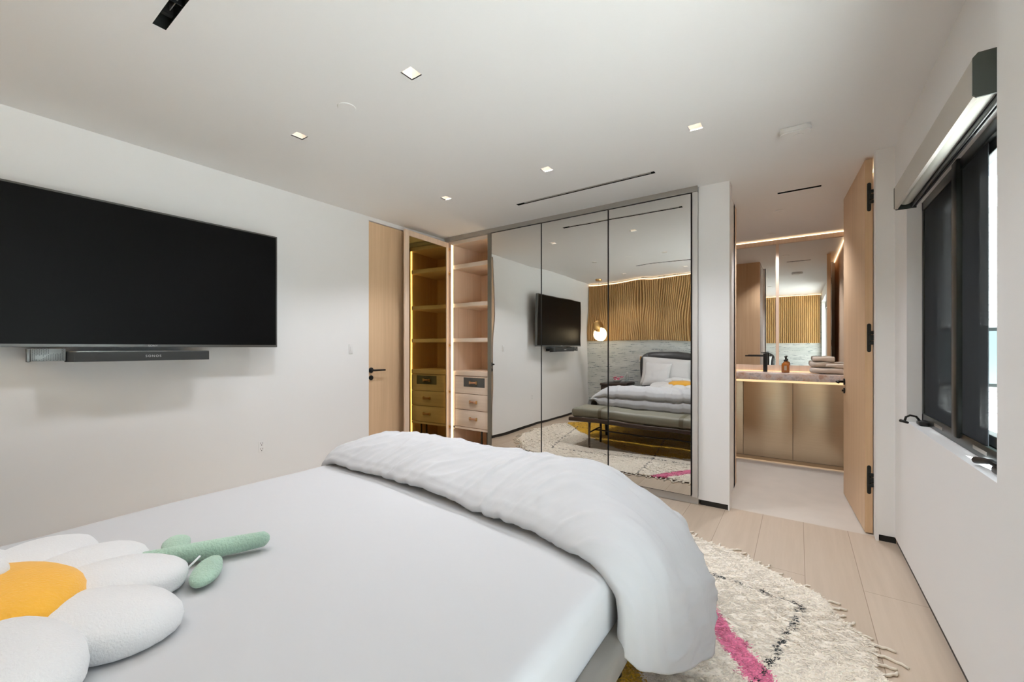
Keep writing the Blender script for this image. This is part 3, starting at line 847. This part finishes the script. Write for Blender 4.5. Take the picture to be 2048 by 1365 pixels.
# bathroom door, opened inwards
d2 = bpy.data.objects.new('door_2', None); COL.objects.link(d2); d2['kind'] = S; d2.location = (.38, 3.54, 0)
h2 = Vector((.360, 3.540)); f2 = Vector((.311, 4.385)); v2 = f2 - h2; L2 = v2.length; a2 = math.atan2(v2.y, v2.x)
M2 = Matrix.Translation((h2.x, h2.y, 0)) @ Matrix.Rotation(a2, 4, 'Z')
# local u along leaf, v: negative is towards +X (thickness)
MB().box((0, -.040, .008), (L2, 0, 2.452), .001, 1, M2).build('door_leaf', OAKDOOR, d2, auto=35)
for zc in (2.205, 1.284, .356):
    m = MB()
    poly = []
    for s0 in (0, 1):
        for k in range(9):
            t = s0 * PI + k / 8 * PI
            poly.append((-.021 + .0105 * math.cos(t), zc + (.083 if s0 == 0 else -.083) + .0105 * math.sin(t)))
    A = [m.bm.verts.new((M2 @ Vector((.004, p[0], p[1])))) for p in poly]; B = [m.bm.verts.new((M2 @ Vector((-.0015, p[0], p[1])))) for p in poly]
    n = len(poly); m.bm.faces.new(A); m.bm.faces.new(B[::-1])
    for i in range(n): m.bm.faces.new((A[i], A[(i + 1) % n], B[(i + 1) % n], B[i]))
    m.box((-.010, -.046, zc - .045), (-.001, -.020, zc - .022), .003, 1, M2)
    m.box((-.010, -.050, zc - .018), (-.001, -.024, zc + .018), .003, 1, M2)
    m.box((-.010, -.046, zc + .022), (-.001, -.020, zc + .045), .003, 1, M2)
    m.build('hinge', m_plain('dark_hinge_metal', (.03, .033, .03), .35, .7, nscale=20, nstr=.05), d2)
nrm = Vector((-v2.y, v2.x)).normalized()   # pointing to -X
pl = h2 + v2 * ((4.325 - 3.54) / v2.y)
lever(d2, (pl.x, pl.y, .940), (nrm.x, nrm.y, 0), (-v2.x, -v2.y, 0), .115)

# ================================================================== BACK WALL
sp = thing('slat_wall_panel', 'honey oak fluted panel across the wall above the bed', 'wall panel', (-1.43, YB, 1.33))
m = MB()
x = -3.345; pitch = .038
zt, zb = 2.425, 1.325
row0, row1 = [], []
while x < .44 - pitch:
    for k in range(9):
        t = k / 8
        yy = YB + .008 + .026 * math.sin(PI * min(1, max(0, (t - .08) / .84))) ** .6
        row0.append(Vector((x + pitch * t * .999, yy, zb))); row1.append(Vector((x + pitch * t * .999, yy, zt)))
    x += pitch
m.grid([row0, row1])
m.grid([row1, [Vector((p.x, YB, zt)) for p in row1]]); m.grid([row0, [Vector((p.x, YB, zb)) for p in row0]])
m.build('slats', SLATM, sp)
BX('led_strip', (-3.34, YB + .004, 2.432), (.43, YB + .014, 2.440), m_emit('slat_led', (1, .68, .38), 4.5), sp)

# pendant lamp
px, py = -2.93, -.14
pd = thing('pendant_lamp', 'pendant lamp of a brass disc interlocked with a glowing white disc', 'pendant lamp', (px, py, CE))
MB().lathe([(.001, CE - .026), (.055, CE - .026), (.058, CE - .020), (.058, CE)], (px, py, 0), 32).build('canopy', BRASS, pd, auto=40)
MB().cyl((px, py, 1.70), (px, py, CE - .02), .0018, n=8).build('cord', BLACK, pd)
def disc(c, r, th, rz, mat, name, ry=0):
    R = Matrix.Translation(c) @ Matrix.Rotation(rz, 4, 'Z') @ Matrix.Rotation(PI / 2, 4, 'X')
    m = MB(); V = []
    n = 48
    P = []
    for q, w in ((0.001, th / 2), (r - th * .4, th / 2), (r, 0), (r - th * .4, -th / 2), (.001, -th / 2)):
        P.append([R @ Vector((q * math.cos(k * 2 * PI / n), q * math.sin(k * 2 * PI / n), w)) for k in range(n)])
    m.grid(P, closed_v=True); return m.build(name, mat, pd, smooth=True)
disc((px - .012, py + .035, 1.575), .105, .008, -.95, m_plain('aged_brass', (.42, .24, .085), .35, .9, nscale=40, nstr=.04), 'brass_disc')
disc((px + .012, py, 1.435), .116, .022, -.1, m_emit('opal_glow', (1, .80, .50), 7.0), 'glowing_disc')
ws_ = thing('wall_switch', 'pale wall switch above the bedside table', 'light switch', (-2.30, YB, .98))
MB().box((-2.335, YB, .93), (-2.265, YB + .006, 1.04), .002).build('plate', WHITEPL, ws_, auto=35)
MB().box((-2.318, YB + .005, .955), (-2.282, YB + .009, 1.015), .002).build('rocker', BRASS, ws_, auto=35)

# bedside table and what stands on it
nt_ = thing('bedside_table', 'dark wooden bedside table on the far side of the bed', 'bedside table', (-2.66, -.3, 0))
MB().box((-2.92, -.53, .56), (-2.38, -.12, .60), .006).build('top', WALNUT, nt_, auto=35)
MB().box((-2.91, -.52, .38), (-2.39, -.14, .555), .004).build('drawer', WALNUT, nt_, auto=35)
for sx in (-2.90, -2.41):
    for sy in (-.51, -.15):
        MB().cyl((sx, sy, 0), (sx, sy, .38), .014, .018, n=12).build('leg', WALNUT, nt_, auto=40)
bo = thing('water_bottle', 'small clear bottle with a white cap on the bedside table', 'bottle', (-2.43, -.25, .60))
MB().lathe([(.001, .601), (.028, .601), (.030, .61), (.030, .71), (.013, .745), (.012, .76)], (-2.43, -.25, 0), 20).build('bottle', m_glass('clear_bottle', .25, (.85, .88, .88)), bo, auto=50)
MB().cyl((-2.43, -.25, .76), (-2.43, -.25, .785), .014, n=16).build('cap', WHITEPL, bo)
fl = thing('flower_bowl', 'low bowl of pink flowers on the bedside table', 'flower bowl', (-2.60, -.28, .60))
MB().lathe([(.001, .601), (.05, .601), (.085, .635), (.09, .655), (.08, .655), (.05, .62), (.001, .615)], (-2.60, -.28, 0), 28).build('bowl', WHITEPL, fl, auto=50)
PINK = m_plain('pink_petals', (.78, .20, .30), .7, nscale=40, nstr=.2, var=.15)
for k in range(7):
    a = k * 2.4; r = .02 + .055 * (k / 7)
    c = Vector((-2.60 + r * 1.4 * math.cos(a), -.28 + r * math.sin(a), .675 + .02 * math.sin(k * 1.7)))
    m = MB()
    for j in range(6):
        b = j * PI / 3
        m.sph(c + Vector((.014 * math.cos(b), .014 * math.sin(b), .004)), .015, (1, 1, .6), 10)
    m.sph(c + Vector((0, 0, .008)), .012, (1, 1, .8), 10)
    m.build('flower', PINK, fl, smooth=True)

# ================================================================== BED
BXL, BXR, BZ = -2.25, -.45, .55
bed = thing('bed', 'low king bed with a curved charcoal leather headboard and white mattress', 'bed', (-1.35, .6, 0))
MB().box((BXL - .05, -.42, .30), (BXR + .05, 1.63, .395), .03, 4).build('bed_frame', RAILM, bed, auto=40)
for sx in (BXL + .1, BXR - .1):
    for sy in (-.3, 1.45):
        MB().cyl((sx, sy, .028), (sx, sy, .31), .025, .035, n=16).build('leg', BLACK, bed, auto=40)
# headboard: swept in plan, rounded corners in elevation
def headboard():
    cx_ = -1.35; half = .875
    plan = []
    for k in range(-30, 31):
        u = k / 30
        s_ = abs(u)
        # straight back then a quarter turn forward into a short wing
        if s_ < .78:
            px_, py_ = u / .78 * (half - .10), 0.
        else:
            a = (s_ - .78) / .22 * PI / 2
            px_, py_ = math.copysign(half - .10 + .10 * math.sin(a), u), .13 * (1 - math.cos(a))
        plan.append((px_, py_, s_))
    rows_ = []
    nz_ = 22
    thick = .075
    for j in range(nz_ + 1):
        w = j / nz_
        ring = []
        for (px_, py_, s_) in plan:
            top = 1.10 - .10 * max(0, (s_ - .66) / .34) ** 2.2 + .012 * math.cos(s_ * 3)
            z = .25 + (top - .25) * w
            inset = .05 * (1 - w) * (s_ ** 4)
            ring.append(Vector((cx_ + px_ * (1 - inset), -.49 + py_, z)))
        rows_.append(ring)
    def offset(ring, d):
        out = []
        for i, p in enumerate(ring):
            a, b = ring[max(i - 1, 0)], ring[min(i + 1, len(ring) - 1)]
            t = (b - a).normalized(); n_ = Vector((-t.y, t.x, 0))
            out.append(p + n_ * d)
        return out
    P = []
    for j, ring in enumerate(rows_):
        P.append(offset(ring, thick * (1 if j < nz_ - 1 else .75 if j < nz_ else .35)))
    top_r = [p + Vector((0, 0, .012)) for p in offset(rows_[-1], 0)]
    P.append(top_r)
    for j in range(nz_, -1, -1):
        P.append(offset(rows_[j], -.03 if j < nz_ else -.02))
    m = MB(); m.grid(P, closed_u=True)
    # close the wing ends
    for idx in (0, -1):
        vsx = [P[j][idx] for j in range(len(P))]
        vv = [m.bm.verts.new(q) for q in vsx]
        m.bm.faces.new(vv)
    bmesh.ops.remove_doubles(m.bm, verts=m.bm.verts, dist=1e-5)
    return m.build('headboard', HEADB, bed, smooth=True)
headboard()
def mattress():
    m = MB()
    m.box((BXL, -.40, .33), (BXR, 1.60, BZ), .045, 5)
    bmesh.ops.subdivide_edges(m.bm, edges=[e for e in m.bm.edges if e.calc_length() > .25], cuts=24, use_grid_fill=True)
    for v in m.bm.verts:
        q = v.co
        w = noise.noise(Vector((q.x * 2.2, q.y * 2.2, q.z * 2))) * .006 + noise.noise(Vector((q.x * 7 + q.y * 2, q.y * 5, q.z * 5))) * .0015
        if q.z > BZ - .05: q.z += w
        else: q.x += w * (1 if q.x > -1.3 else -1) * 1.5
    return m.build('mattress', SHEET, bed, smooth=True)
mattress()

# duvet folded across the foot of the bed
PROF = [(1.30, .002), (1.245, .006), (1.205, .022), (1.200, .050), (1.235, .090), (1.30, .130), (1.39, .172), (1.49, .205), (1.60, .218), (1.69, .200), (1.755, .155), (1.785, .100), (1.782, .055), (1.760, .030),
        (1.785, .008), (1.805, -.03), (1.803, -.08), (1.775, -.13), (1.74, -.20), (1.72, -.27)]
PY = np.array([p[0] for p in PROF]); PH = np.array([p[1] * (.80 if p[1] > 0 else 1) for p in PROF])
seg = np.r_[0, np.cumsum(np.hypot(np.diff(PY), np.diff(PH)))]; seg /= seg[-1]
def prof(t): return float(np.interp(t, seg, PY)), float(np.interp(t, seg, PH))
HEM_Y = [1.06, 1.09, 1.12, 1.16, 1.22, 1.33, 1.45, 1.58, 1.61, 1.66, 1.76, 1.85]
HEM_R = [.46, .44, .36, .305, .27, .20, .155, .13, .21, .275, .27, .30]
HEM_L = [.44, .42, .40, .37, .33, .27, .22, .16, .17, .20, .25, .30]
def duvet():
    NS, NT = 300, 110
    R_ = .10; half = (BXR - BXL) / 2; xc = (BXL + BXR) / 2
    flat = half - R_; arc = R_ * PI / 2
    P = []
    for i in range(NS + 1):
        s0 = (i / NS) * 2 - 1
        side = 1 if s0 >= 0 else -1
        a = abs(s0)
        row = []
        for j in range(NT + 1):
            t = j / NT
            y, hh = prof(t)
            # the fold line runs slightly askew across the bed
            xs_ = xc + s0 * half
            front = max(0., min(1., (1.62 - y) / .4))
            hem = float(np.interp(y + (-.075 if side > 0 else .115) * front, HEM_Y, HEM_R if side > 0 else HEM_L))
            drop = (BZ - R_) - hem
            Ltot = flat + arc + drop
            L = a * Ltot
            if L < flat:
                bx_, bz_, nx_, nz2 = L, BZ, 0., 1.
            elif L < flat + arc:
                th = (L - flat) / R_
                bx_, bz_, nx_, nz2 = flat + R_ * math.sin(th), BZ - R_ + R_ * math.cos(th), math.sin(th), math.cos(th)
            else:
                bx_, bz_, nx_, nz2 = half, BZ - R_ - (L - flat - arc), 1., 0.
            X = xc + side * bx_
            frac = min(1, L / (flat + arc))
            yf = np.interp(X, [-2.25, -1.75, -1.2, -.75, -.45], [.115, .115, .068, .01, -.075])
            yy = y + yf * front
            dropf = max(0., (L - flat) / (arc + drop))
            # puffiness falls off towards the corners and the hem
            k_ = 1 - .12 * dropf
            if side < 0: k_ *= (1 - .25 * dropf)
            h_ = hh * k_
            if hh < 0: h_ = hh * (1 - min(1, max(0, (L - flat + .05) / .15))) + .03 * min(1, max(0, (L - flat + .05) / .15))
            # wrinkles
            U = side * L; q1, q2 = U * .88 - yy * .47, yy * .88 + U * .47
            wx = noise.noise(Vector((U * 1.7, yy * 1.7, 4.2))) * .35
            w = noise.noise(Vector((U * 2.3, yy * 2.9, 1.3))) * .012
            for fq, fv, amp, ph in ((6.5, 1.7, .014, 0.), (13., 3.1, .0075, 9.), (24., 5., .003, 17.)):
                w += amp * ((1 - abs(noise.noise(Vector(((q1 + wx) * fq, q2 * fv, ph))))) ** 5 - .35)
            w += .0035 * max(0, 1 - abs(t - .14) / .16) * noise.noise(Vector((U * 19 + yy * 11, 3.3, 8)))
            if dropf > 0:
                w += .016 * min(1, dropf * 1.5) * (noise.noise(Vector((side * 3.3, yy * 7.5 + bz_ * 1.9, 5.5))) + .5 * noise.noise(Vector((side * 1.3, yy * 17 + bz_ * 2.5, 2.5))))
            rho = h_ + .006 + w * (1 if t > .06 else t / .06)
            cut = max(0., min(1., (y - 1.30) / .25)) * math.exp(-((L - flat - arc * .5) / .13) ** 2)
            if hh > 0: rho *= 1 - .60 * cut
            flare = 0
            if side > 0 and y > 1.5: flare = .075 * dropf * min(1, (y - 1.5) / .18)
            row.append(Vector((X + side * (nx_ * rho + flare), yy + flare * .4, bz_ + nz2 * rho)))
        P.append(row)
    m = MB(); m.grid(P)
    o = m.build('duvet', DUVETM, smooth=True)
    md = o.modifiers.new('thickness', 'SOLIDIFY'); md.thickness = .006; md.offset = -1
    return tag(o, 'thick white duvet folded in a roll across the foot of the bed', 'duvet')
duvet()

# pillows against the headboard
def pillow(name, c, w, h_, d, rx, rz, mat, label, seed=0):
    m = MB(); n = 34
    def P_(u, v, s_):
        e = max(0, (1 - abs(u) ** 3.2)) * max(0, (1 - abs(v) ** 3.2))
        px_ = u * w / 2 * (1 - .07 * (1 - v * v)) ; pz_ = v * h_ / 2 * (1 - .09 * (1 - u * u))
        th = d / 2 * e ** .5 + .004
        th += noise.noise(Vector((u * 2.5 + seed, v * 2.5, s_))) * .012 * e
        return Vector((px_, s_ * th, pz_))
    for s_ in (1, -1):
        m.grid([[P_(i / n * 2 - 1, j / n * 2 - 1, s_) for j in range(n + 1)] for i in range(n + 1)])
    bmesh.ops.remove_doubles(m.bm, verts=m.bm.verts, dist=.0095)
    M = Matrix.Translation(c) @ Matrix.Rotation(rz, 4, 'Z') @ Matrix.Rotation(rx, 4, 'X')
    bmesh.ops.transform(m.bm, matrix=M, verts=m.bm.verts)
    return tag(m.build(name, mat, smooth=True), label, 'pillow', 'pillows against the headboard')
pillow('pillow', (-1.80, -.235, .805), .80, .46, .20, .38, .03, PILLOWM, 'white pillow propped on the headboard, far side of the bed', 1)
pillow('pillow', (-.90, -.235, .805), .80, .46, .20, .38, -.03, PILLOWM, 'white pillow propped on the headboard, near side of the bed', 5)
pillow('pillow', (-1.90, -.075, .765), .42, .38, .12, .50, .12, PILLOWM, 'smaller white pillow leaning behind the flower cushion', 9)

# daisy cushion
FC = Vector((-1.56, .04, .64))
fw_ = thing('flower_cushion', 'plush daisy cushion with white petals, yellow centre and green stem lying on the bed', 'cushion', (FC.x, FC.y, BZ))
def blob(name, c, rx, ry, rz, rot, mat, seed, flatb=None, tilt=0.):
    m = MB(); n, k = 30, 22
    R = Matrix.Rotation(rot, 3, 'Z') @ Matrix.Rotation(-tilt, 3, 'Y')
    P = []
    for i in range(k + 1):
        ph = PI * i / k
        row = []
        for j in range(n):
            th = 2 * PI * j / n
            d = Vector((math.sin(ph) * math.cos(th), math.sin(ph) * math.sin(th), math.cos(ph)))
            w = 1 + .05 * noise.noise(d * 1.6 + Vector((seed, 0, 0)))
            q = Vector((d.x * rx, d.y * ry * (1 + .12 * d.x), math.copysign(abs(d.z) ** .85, d.z) * rz)) * w
            q = R @ q + Vector(c)
            if q.z < BZ + .012: q.z = BZ + .012 + (q.z - BZ) * .02
            row.append(q)
        P.append(row)
    V = m.grid(P, closed_v=True)
    bmesh.ops.remove_doubles(m.bm, verts=m.bm.verts, dist=1e-5)
    return m.build(name, mat, fw_, smooth=True)
petals = [(112, .39, .590), (72, .415, .592), (38, .475, .588), (7, .500, .612), (146, .43, .600), (178, .40, .61), (210, .31, .66), (250, .25, .68), (290, .27, .67), (330, .42, .63)]
for k, (deg, tip, z) in enumerate(petals):
    a = math.radians(deg)
    blob('petal', (FC.x + math.cos(a) * (tip - .165), FC.y + math.sin(a) * (tip - .165), z), .172, .112, .060, a, PLUSHW, k * 3.1, tilt=-.06)
blob('flower_centre', (FC.x + .06, FC.y + .012, .634), .205, .19, .066, 0, PLUSHY, 50)
# stem and leaves
def stem():
    base = Vector((-1.62, .36, .585)); tip = Vector((-1.465, .655, .582))
    pts = []; rad = []
    for k in range(15):
        t = k / 14
        p = base.lerp(tip, t); p.x += .012 * math.sin(t * 3.0)
        pts.append(p); rad.append(.022 + .006 * math.sin(t * PI * .9))
    e_ = (tip - base).normalized()
    for q, r_ in ((.008, .019), (.014, .013), (.018, .006)):
        pts.append(tip + e_ * q); rad.append(r_)
    rad[0] = .012
    m = MB().tube(pts, rad, 18)
    m.build('stem', PLUSHG, fw_, smooth=True)
    blob('leaf', (-1.405, .475, BZ + .024), .082, .036, .021, math.radians(-32), PLUSHG, 3)
    blob('leaf', (-1.66, .475, BZ + .026), .070, .038, .022, math.radians(160), PLUSHG, 7)
    MB().tube([(-1.44, .432, BZ + .030), (-1.43, .452, BZ + .052), (-1.445, .47, BZ + .056)], .003, 6).build('thread_loop', WHITEPL, fw_, smooth=True)
stem()

# ================================================================== BENCH
be = thing('bench', 'long dark wood bench with a sage leather cushion at the foot of the bed', 'bench', (-1.43, 2.05, 0))
bx0, bx1, by_0, by_1 = -2.33, -.515, 1.83, 2.24
m = MB()
m.box((bx0, by_1 - .035, .315), (bx1, by_1, .362), .012, 3); m.box((bx0, by_0, .315), (bx1, by_0 + .035, .362), .012, 3)
for q in (bx0 + .02, bx0 + .35, -1.43, bx1 - .38, bx1 - .05):
    m.box((q, by_0 + .03, .32), (q + .03, by_1 - .03, .352), .004)
m.build('seat_frame', WALNUT, be, auto=35)
for sx in (bx0 + .26, bx1 - .26):
    for sy in (by_0 + .025, by_1 - .025):
        MB().cyl((sx, sy, .028), (sx, sy, .33), .013, .017, n=16).build('leg', WALNUT, be, auto=40)
for sx in (bx0 + .26, bx1 - .26):
    MB().cyl((sx, by_0 + .025, .20), (sx, by_1 - .025, .20), .009, n=12).build('stretcher', WALNUT, be, auto=40)
MB().cyl((bx0 + .26, (by_0 + by_1) / 2, .20), (bx1 - .26, (by_0 + by_1) / 2, .20), .009, n=12).build('stretcher', WALNUT, be, auto=40)
def rbox(name, lo, hi, r, mat, parent, puff=0.01, n=14):
    m = MB(); m.box(lo, hi, r, 5)
    bmesh.ops.subdivide_edges(m.bm, edges=[e for e in m.bm.edges if e.calc_length() > .15], cuts=n, use_grid_fill=True)
    return m.build(name, mat, parent, smooth=True)
rbox('seat_cushion', (bx0 + .02, by_0 + .012, .360), (bx1 - .115, by_1 - .012, .475), .045, OLIVE, be)
for sx in (bx0 + .40, bx1 - .495):
    m = MB()
    o_ = .004
    prof_ = rr(by_0 + .012 - o_, by_1 - .012 + o_, .357 - o_, .475 + o_, .045, 6)
    A = [[Vector((xx, a, b)) for a, b in prof_] for xx in (sx - .022, sx + .022)]
    m.grid(A, closed_v=True)
    m.build('cushion_strap', OLIVESTRAP, be, smooth=True)

# ================================================================== RUG
RX0, RX1, RY0, RY1 = -3.16, .30, .35, 2.92
def rug_sd(x, y):
    """>0 inside; a softly rounded, hand-made outline"""
    cx_, cy_ = (RX0 + RX1) / 2, (RY0 + RY1) / 2
    u = (x - cx_) / ((RX1 - RX0) / 2); v = (y - cy_) / ((RY1 - RY0) / 2)
    return 1 - (np.abs(u) ** 2.7 + np.abs(v) ** 2.7) ** (1 / 2.7)
def seg_d(x, y, a, b):
    ax, ay = a; bx_, by_ = b
    dx, dy = bx_ - ax, by_ - ay
    t = np.clip(((x - ax) * dx + (y - ay) * dy) / (dx * dx + dy * dy), 0, 1)
    return np.hypot(x - ax - t * dx, y - ay - t * dy), t
YEL_X = [-3.3, -3.12, -2.6, -2.04, -1.79, -1.4, -1.0, -.58, -.44, -.2]
YEL_Y = [.5, .82, 1.40, 1.85, 2.06, 2.18, 2.12, 1.66, 1.48, 1.0]
BLK = [((-2.42, 2.50), (-1.28, 2.31)), ((-1.28, 2.31), (-.37, 2.40)), ((-.37, 2.40), (.02, 2.34)), ((-1.26, 2.90), (-1.28, 2.31)), ((-1.28, 2.31), (-1.44, 1.24)), ((-2.42, 2.50), (-2.76, 1.1)),
       ((.02, 2.34), (-.06, 1.98)), ((-.06, 1.98), (-.13, 1.70)), ((-.13, 1.70), (-.25, 1.0)), ((-3.1, 1.18), (-2.5, 1.09)), ((-2.5, 1.09), (-1.9, 1.0))]
def rug_color(x, y):
    n1 = np.sin(x * 43 + 2 * np.sin(y * 31)) * .012 + np.sin(y * 57 + 3 * np.sin(x * 23)) * .009
    n2 = rng.normal(0, 1, x.shape)
    cream = np.array([.90, .82, .70])
    c = cream[None, :] * (1 + .05 * n2[:, None])
    yl = np.interp(x, YEL_X, YEL_Y)
    yel = (y + n1 + .006 * n2 < yl)
    c[yel] = np.array([.68, .39, .015]) * (1 + .16 * n2[yel, None])
    d, _ = seg_d(x, y, (-1.12, 2.98), (-.87, 2.62)); d2_, _ = seg_d(x, y, (-.87, 2.62), (-.325, 2.03)); d3, _ = seg_d(x, y, (-.325, 2.03), (-.04, 1.63)); d4, _ = seg_d(x, y, (-.04, 1.63), (.25, 1.2))
    dd = np.minimum(np.minimum(d, d2_), np.minimum(d3, d4))
    pk = dd + n1 * .6 + .004 * n2 < .052
    c[pk] = np.array([.78, .20, .34]) * (1 + .12 * n2[pk, None])
    for a, b in BLK:
        d, t = seg_d(x + n1 * .5, y + n1 * .4, a, b)
        L = math.hypot(a[0] - b[0], a[1] - b[1])
        w = .004 + .006 * np.sin(t * L * 150) + .003 * np.sin(t * L * 61)
        c[d < w] = (.03, .035, .035)
    return np.clip(c, 0, 1)
def mesh_from_arrays(name, V, F, mat, col=None, parent=None, smooth=True):
    me = bpy.data.meshes.new(name)
    me.vertices.add(len(V)); me.vertices.foreach_set('co', V.astype(np.float32).ravel())
    k = F.shape[1]
    me.loops.add(F.size); me.loops.foreach_set('vertex_index', F.astype(np.int32).ravel())
    me.polygons.add(len(F)); me.polygons.foreach_set('loop_start', (np.arange(len(F)) * k).astype(np.int32))
    me.polygons.foreach_set('use_smooth', np.full(len(F), smooth))
    me.update(calc_edges=True); me.validate()
    if col is not None:
        at = me.color_attributes.new(name='wool', type='FLOAT_COLOR', domain='POINT')
        at.data.foreach_set('color', np.c_[col, np.ones(len(col))].astype(np.float32).ravel())
    me.materials.append(mat)
    o = bpy.data.objects.new(name, me); COL.objects.link(o)
    if parent is not None:
        o.parent = parent; o.matrix_parent_inverse = Matrix.Translation(-Vector(parent.location))
    return o
rug = thing('rug', 'shaggy cream wool rug with yellow field, pink band and black dashed lines', 'rug', (-1.43, 1.6, 0))
def rug_mesh():
    st = .008
    xs = np.arange(RX0 - .01, RX1 + .01, st); ys = np.arange(RY0 - .01, RY1 + .01, st)
    X, Y = np.meshgrid(xs, ys, indexing='ij')
    wob = .012 * np.sin(X * 9 + Y * 5) + .008 * np.sin(Y * 21 - X * 3)
    SD = rug_sd(X, Y) + wob
    ins = SD > 0
    Z = np.where(ins, .004 + .014 * np.clip(SD / .02, 0, 1) ** .5, .0)
    Z += np.where(ins, rng.uniform(-.003, .003, X.shape) + .002 * np.sin(X * 60 + 3 * np.sin(Y * 40)), 0)
    idx = np.arange(X.size).reshape(X.shape)
    q = ins[:-1, :-1] & ins[1:, :-1] & ins[1:, 1:] & ins[:-1, 1:]
    F = np.stack([idx[:-1, :-1][q], idx[1:, :-1][q], idx[1:, 1:][q], idx[:-1, 1:][q]], 1)
    used = np.unique(F); mp = np.full(X.size, -1); mp[used] = np.arange(len(used))
    V = np.stack([X.ravel(), Y.ravel(), Z.ravel()], 1)[used]
    mesh_from_arrays('woven_base', V, mp[F], RUGM, rug_color(V[:, 0], V[:, 1]), rug)
    # tufts
    def tufts(n, x0, x1, y0, y1, hgt, wid):
        x = rng.uniform(x0, x1, n); y = rng.uniform(y0, y1, n)
        k = (rug_sd(x, y) + .012 * np.sin(x * 9 + y * 5) + .008 * np.sin(y * 21 - x * 3)) > .008
        x, y = x[k], y[k]; return x, y, np.full(len(x), hgt), np.full(len(x), wid)
    A = [tufts(90000, -.75, RX1, 1.3, RY1, .020, .0042), tufts(70000, RX0, -.75, .7, RY1, .018, .006)]
    x, y, hg, wd = [np.concatenate([a[i] for a in A]) for i in range(4)]
    n = len(x)
    th = rng.uniform(0, 2 * PI, n); le = rng.uniform(.30, .60, n) * hg; ln = rng.uniform(.7, 1.4, n) * hg
    thw = 1.2 * np.sin(x * 6 + 1.5 * np.sin(y * 5)) + .9 * np.sin(y * 8)      # lie of the pile
    th = thw + rng.normal(0, .9, n)
    dx, dy = np.cos(th), np.sin(th); pxx, pyy = -dy * wd, dx * wd
    col = rug_color(x, y) * rng.uniform(.86, 1.12, (n, 1))
    z0 = .012
    v = np.empty((n, 5, 3))
    v[:, 0] = np.c_[x - pxx, y - pyy, np.full(n, z0)]; v[:, 1] = np.c_[x + pxx, y + pyy, np.full(n, z0)]
    v[:, 2] = np.c_[x + pxx * .8 + dx * ln * .4, y + pyy * .8 + dy * ln * .4, z0 + le * .7]
    v[:, 3] = np.c_[x - pxx * .8 + dx * ln * .4, y - pyy * .8 + dy * ln * .4, z0 + le * .7]
    v[:, 4] = np.c_[x + dx * ln, y + dy * ln, z0 + le * .85]
    b = np.arange(n)[:, None] * 5
    F = np.concatenate([b + np.array([[0, 1, 2]]), b + np.array([[0, 2, 3]]), b + np.array([[3, 2, 4]])], 0)
    o = mesh_from_arrays('pile', v.reshape(-1, 3), F, RUGM, np.repeat(np.clip(col, 0, 1), 5, 0), rug, smooth=True)
    o['kind'] = 'stuff'
    return o
rug_mesh()
# yarn fringe round the outline
def fringe():
    cx_, cy_ = (RX0 + RX1) / 2, (RY0 + RY1) / 2
    angs = list(np.radians(np.r_[np.linspace(-2, 96, 52), np.linspace(97, 182, 44)]))
    for a in angs:
        ca, sa = math.cos(a), math.sin(a)
        r = 1.0
        for _ in range(60):
            x_ = cx_ + ca * r; y_ = cy_ + sa * r
            s_ = float(rug_sd(np.array(x_), np.array(y_))) + .012 * math.sin(x_ * 9 + y_ * 5) + .008 * math.sin(y_ * 21 - x_ * 3)
            r += s_ * .8
        x_ = cx_ + ca * r; y_ = cy_ + sa * r
        e = 1e-3
        gx = float(rug_sd(np.array(x_ + e), np.array(y_)) - rug_sd(np.array(x_), np.array(y_))); gy = float(rug_sd(np.array(x_), np.array(y_ + e)) - rug_sd(np.array(x_), np.array(y_)))
        n_ = -Vector((gx, gy, 0)).normalized(); t_ = Vector((-n_.y, n_.x, 0))
        L = random.uniform(.04, .085); cur = random.uniform(-.6, .6)
        p = Vector((x_, y_, .008)) - n_ * .012
        pts = []
        for k in range(7):
            q = k / 6
            pts.append(p + n_ * L * q + t_ * (cur * L * q * q + .004 * math.sin(q * 14 + a * 50)) + Vector((0, 0, -.001 - .002 * q)))
        m = MB(); m.tube(pts, [.0065, .006, .005, .0062, .005, .006, .0045], 7)
        m.build('tassel', TASSELM, rug, smooth=True)
fringe()
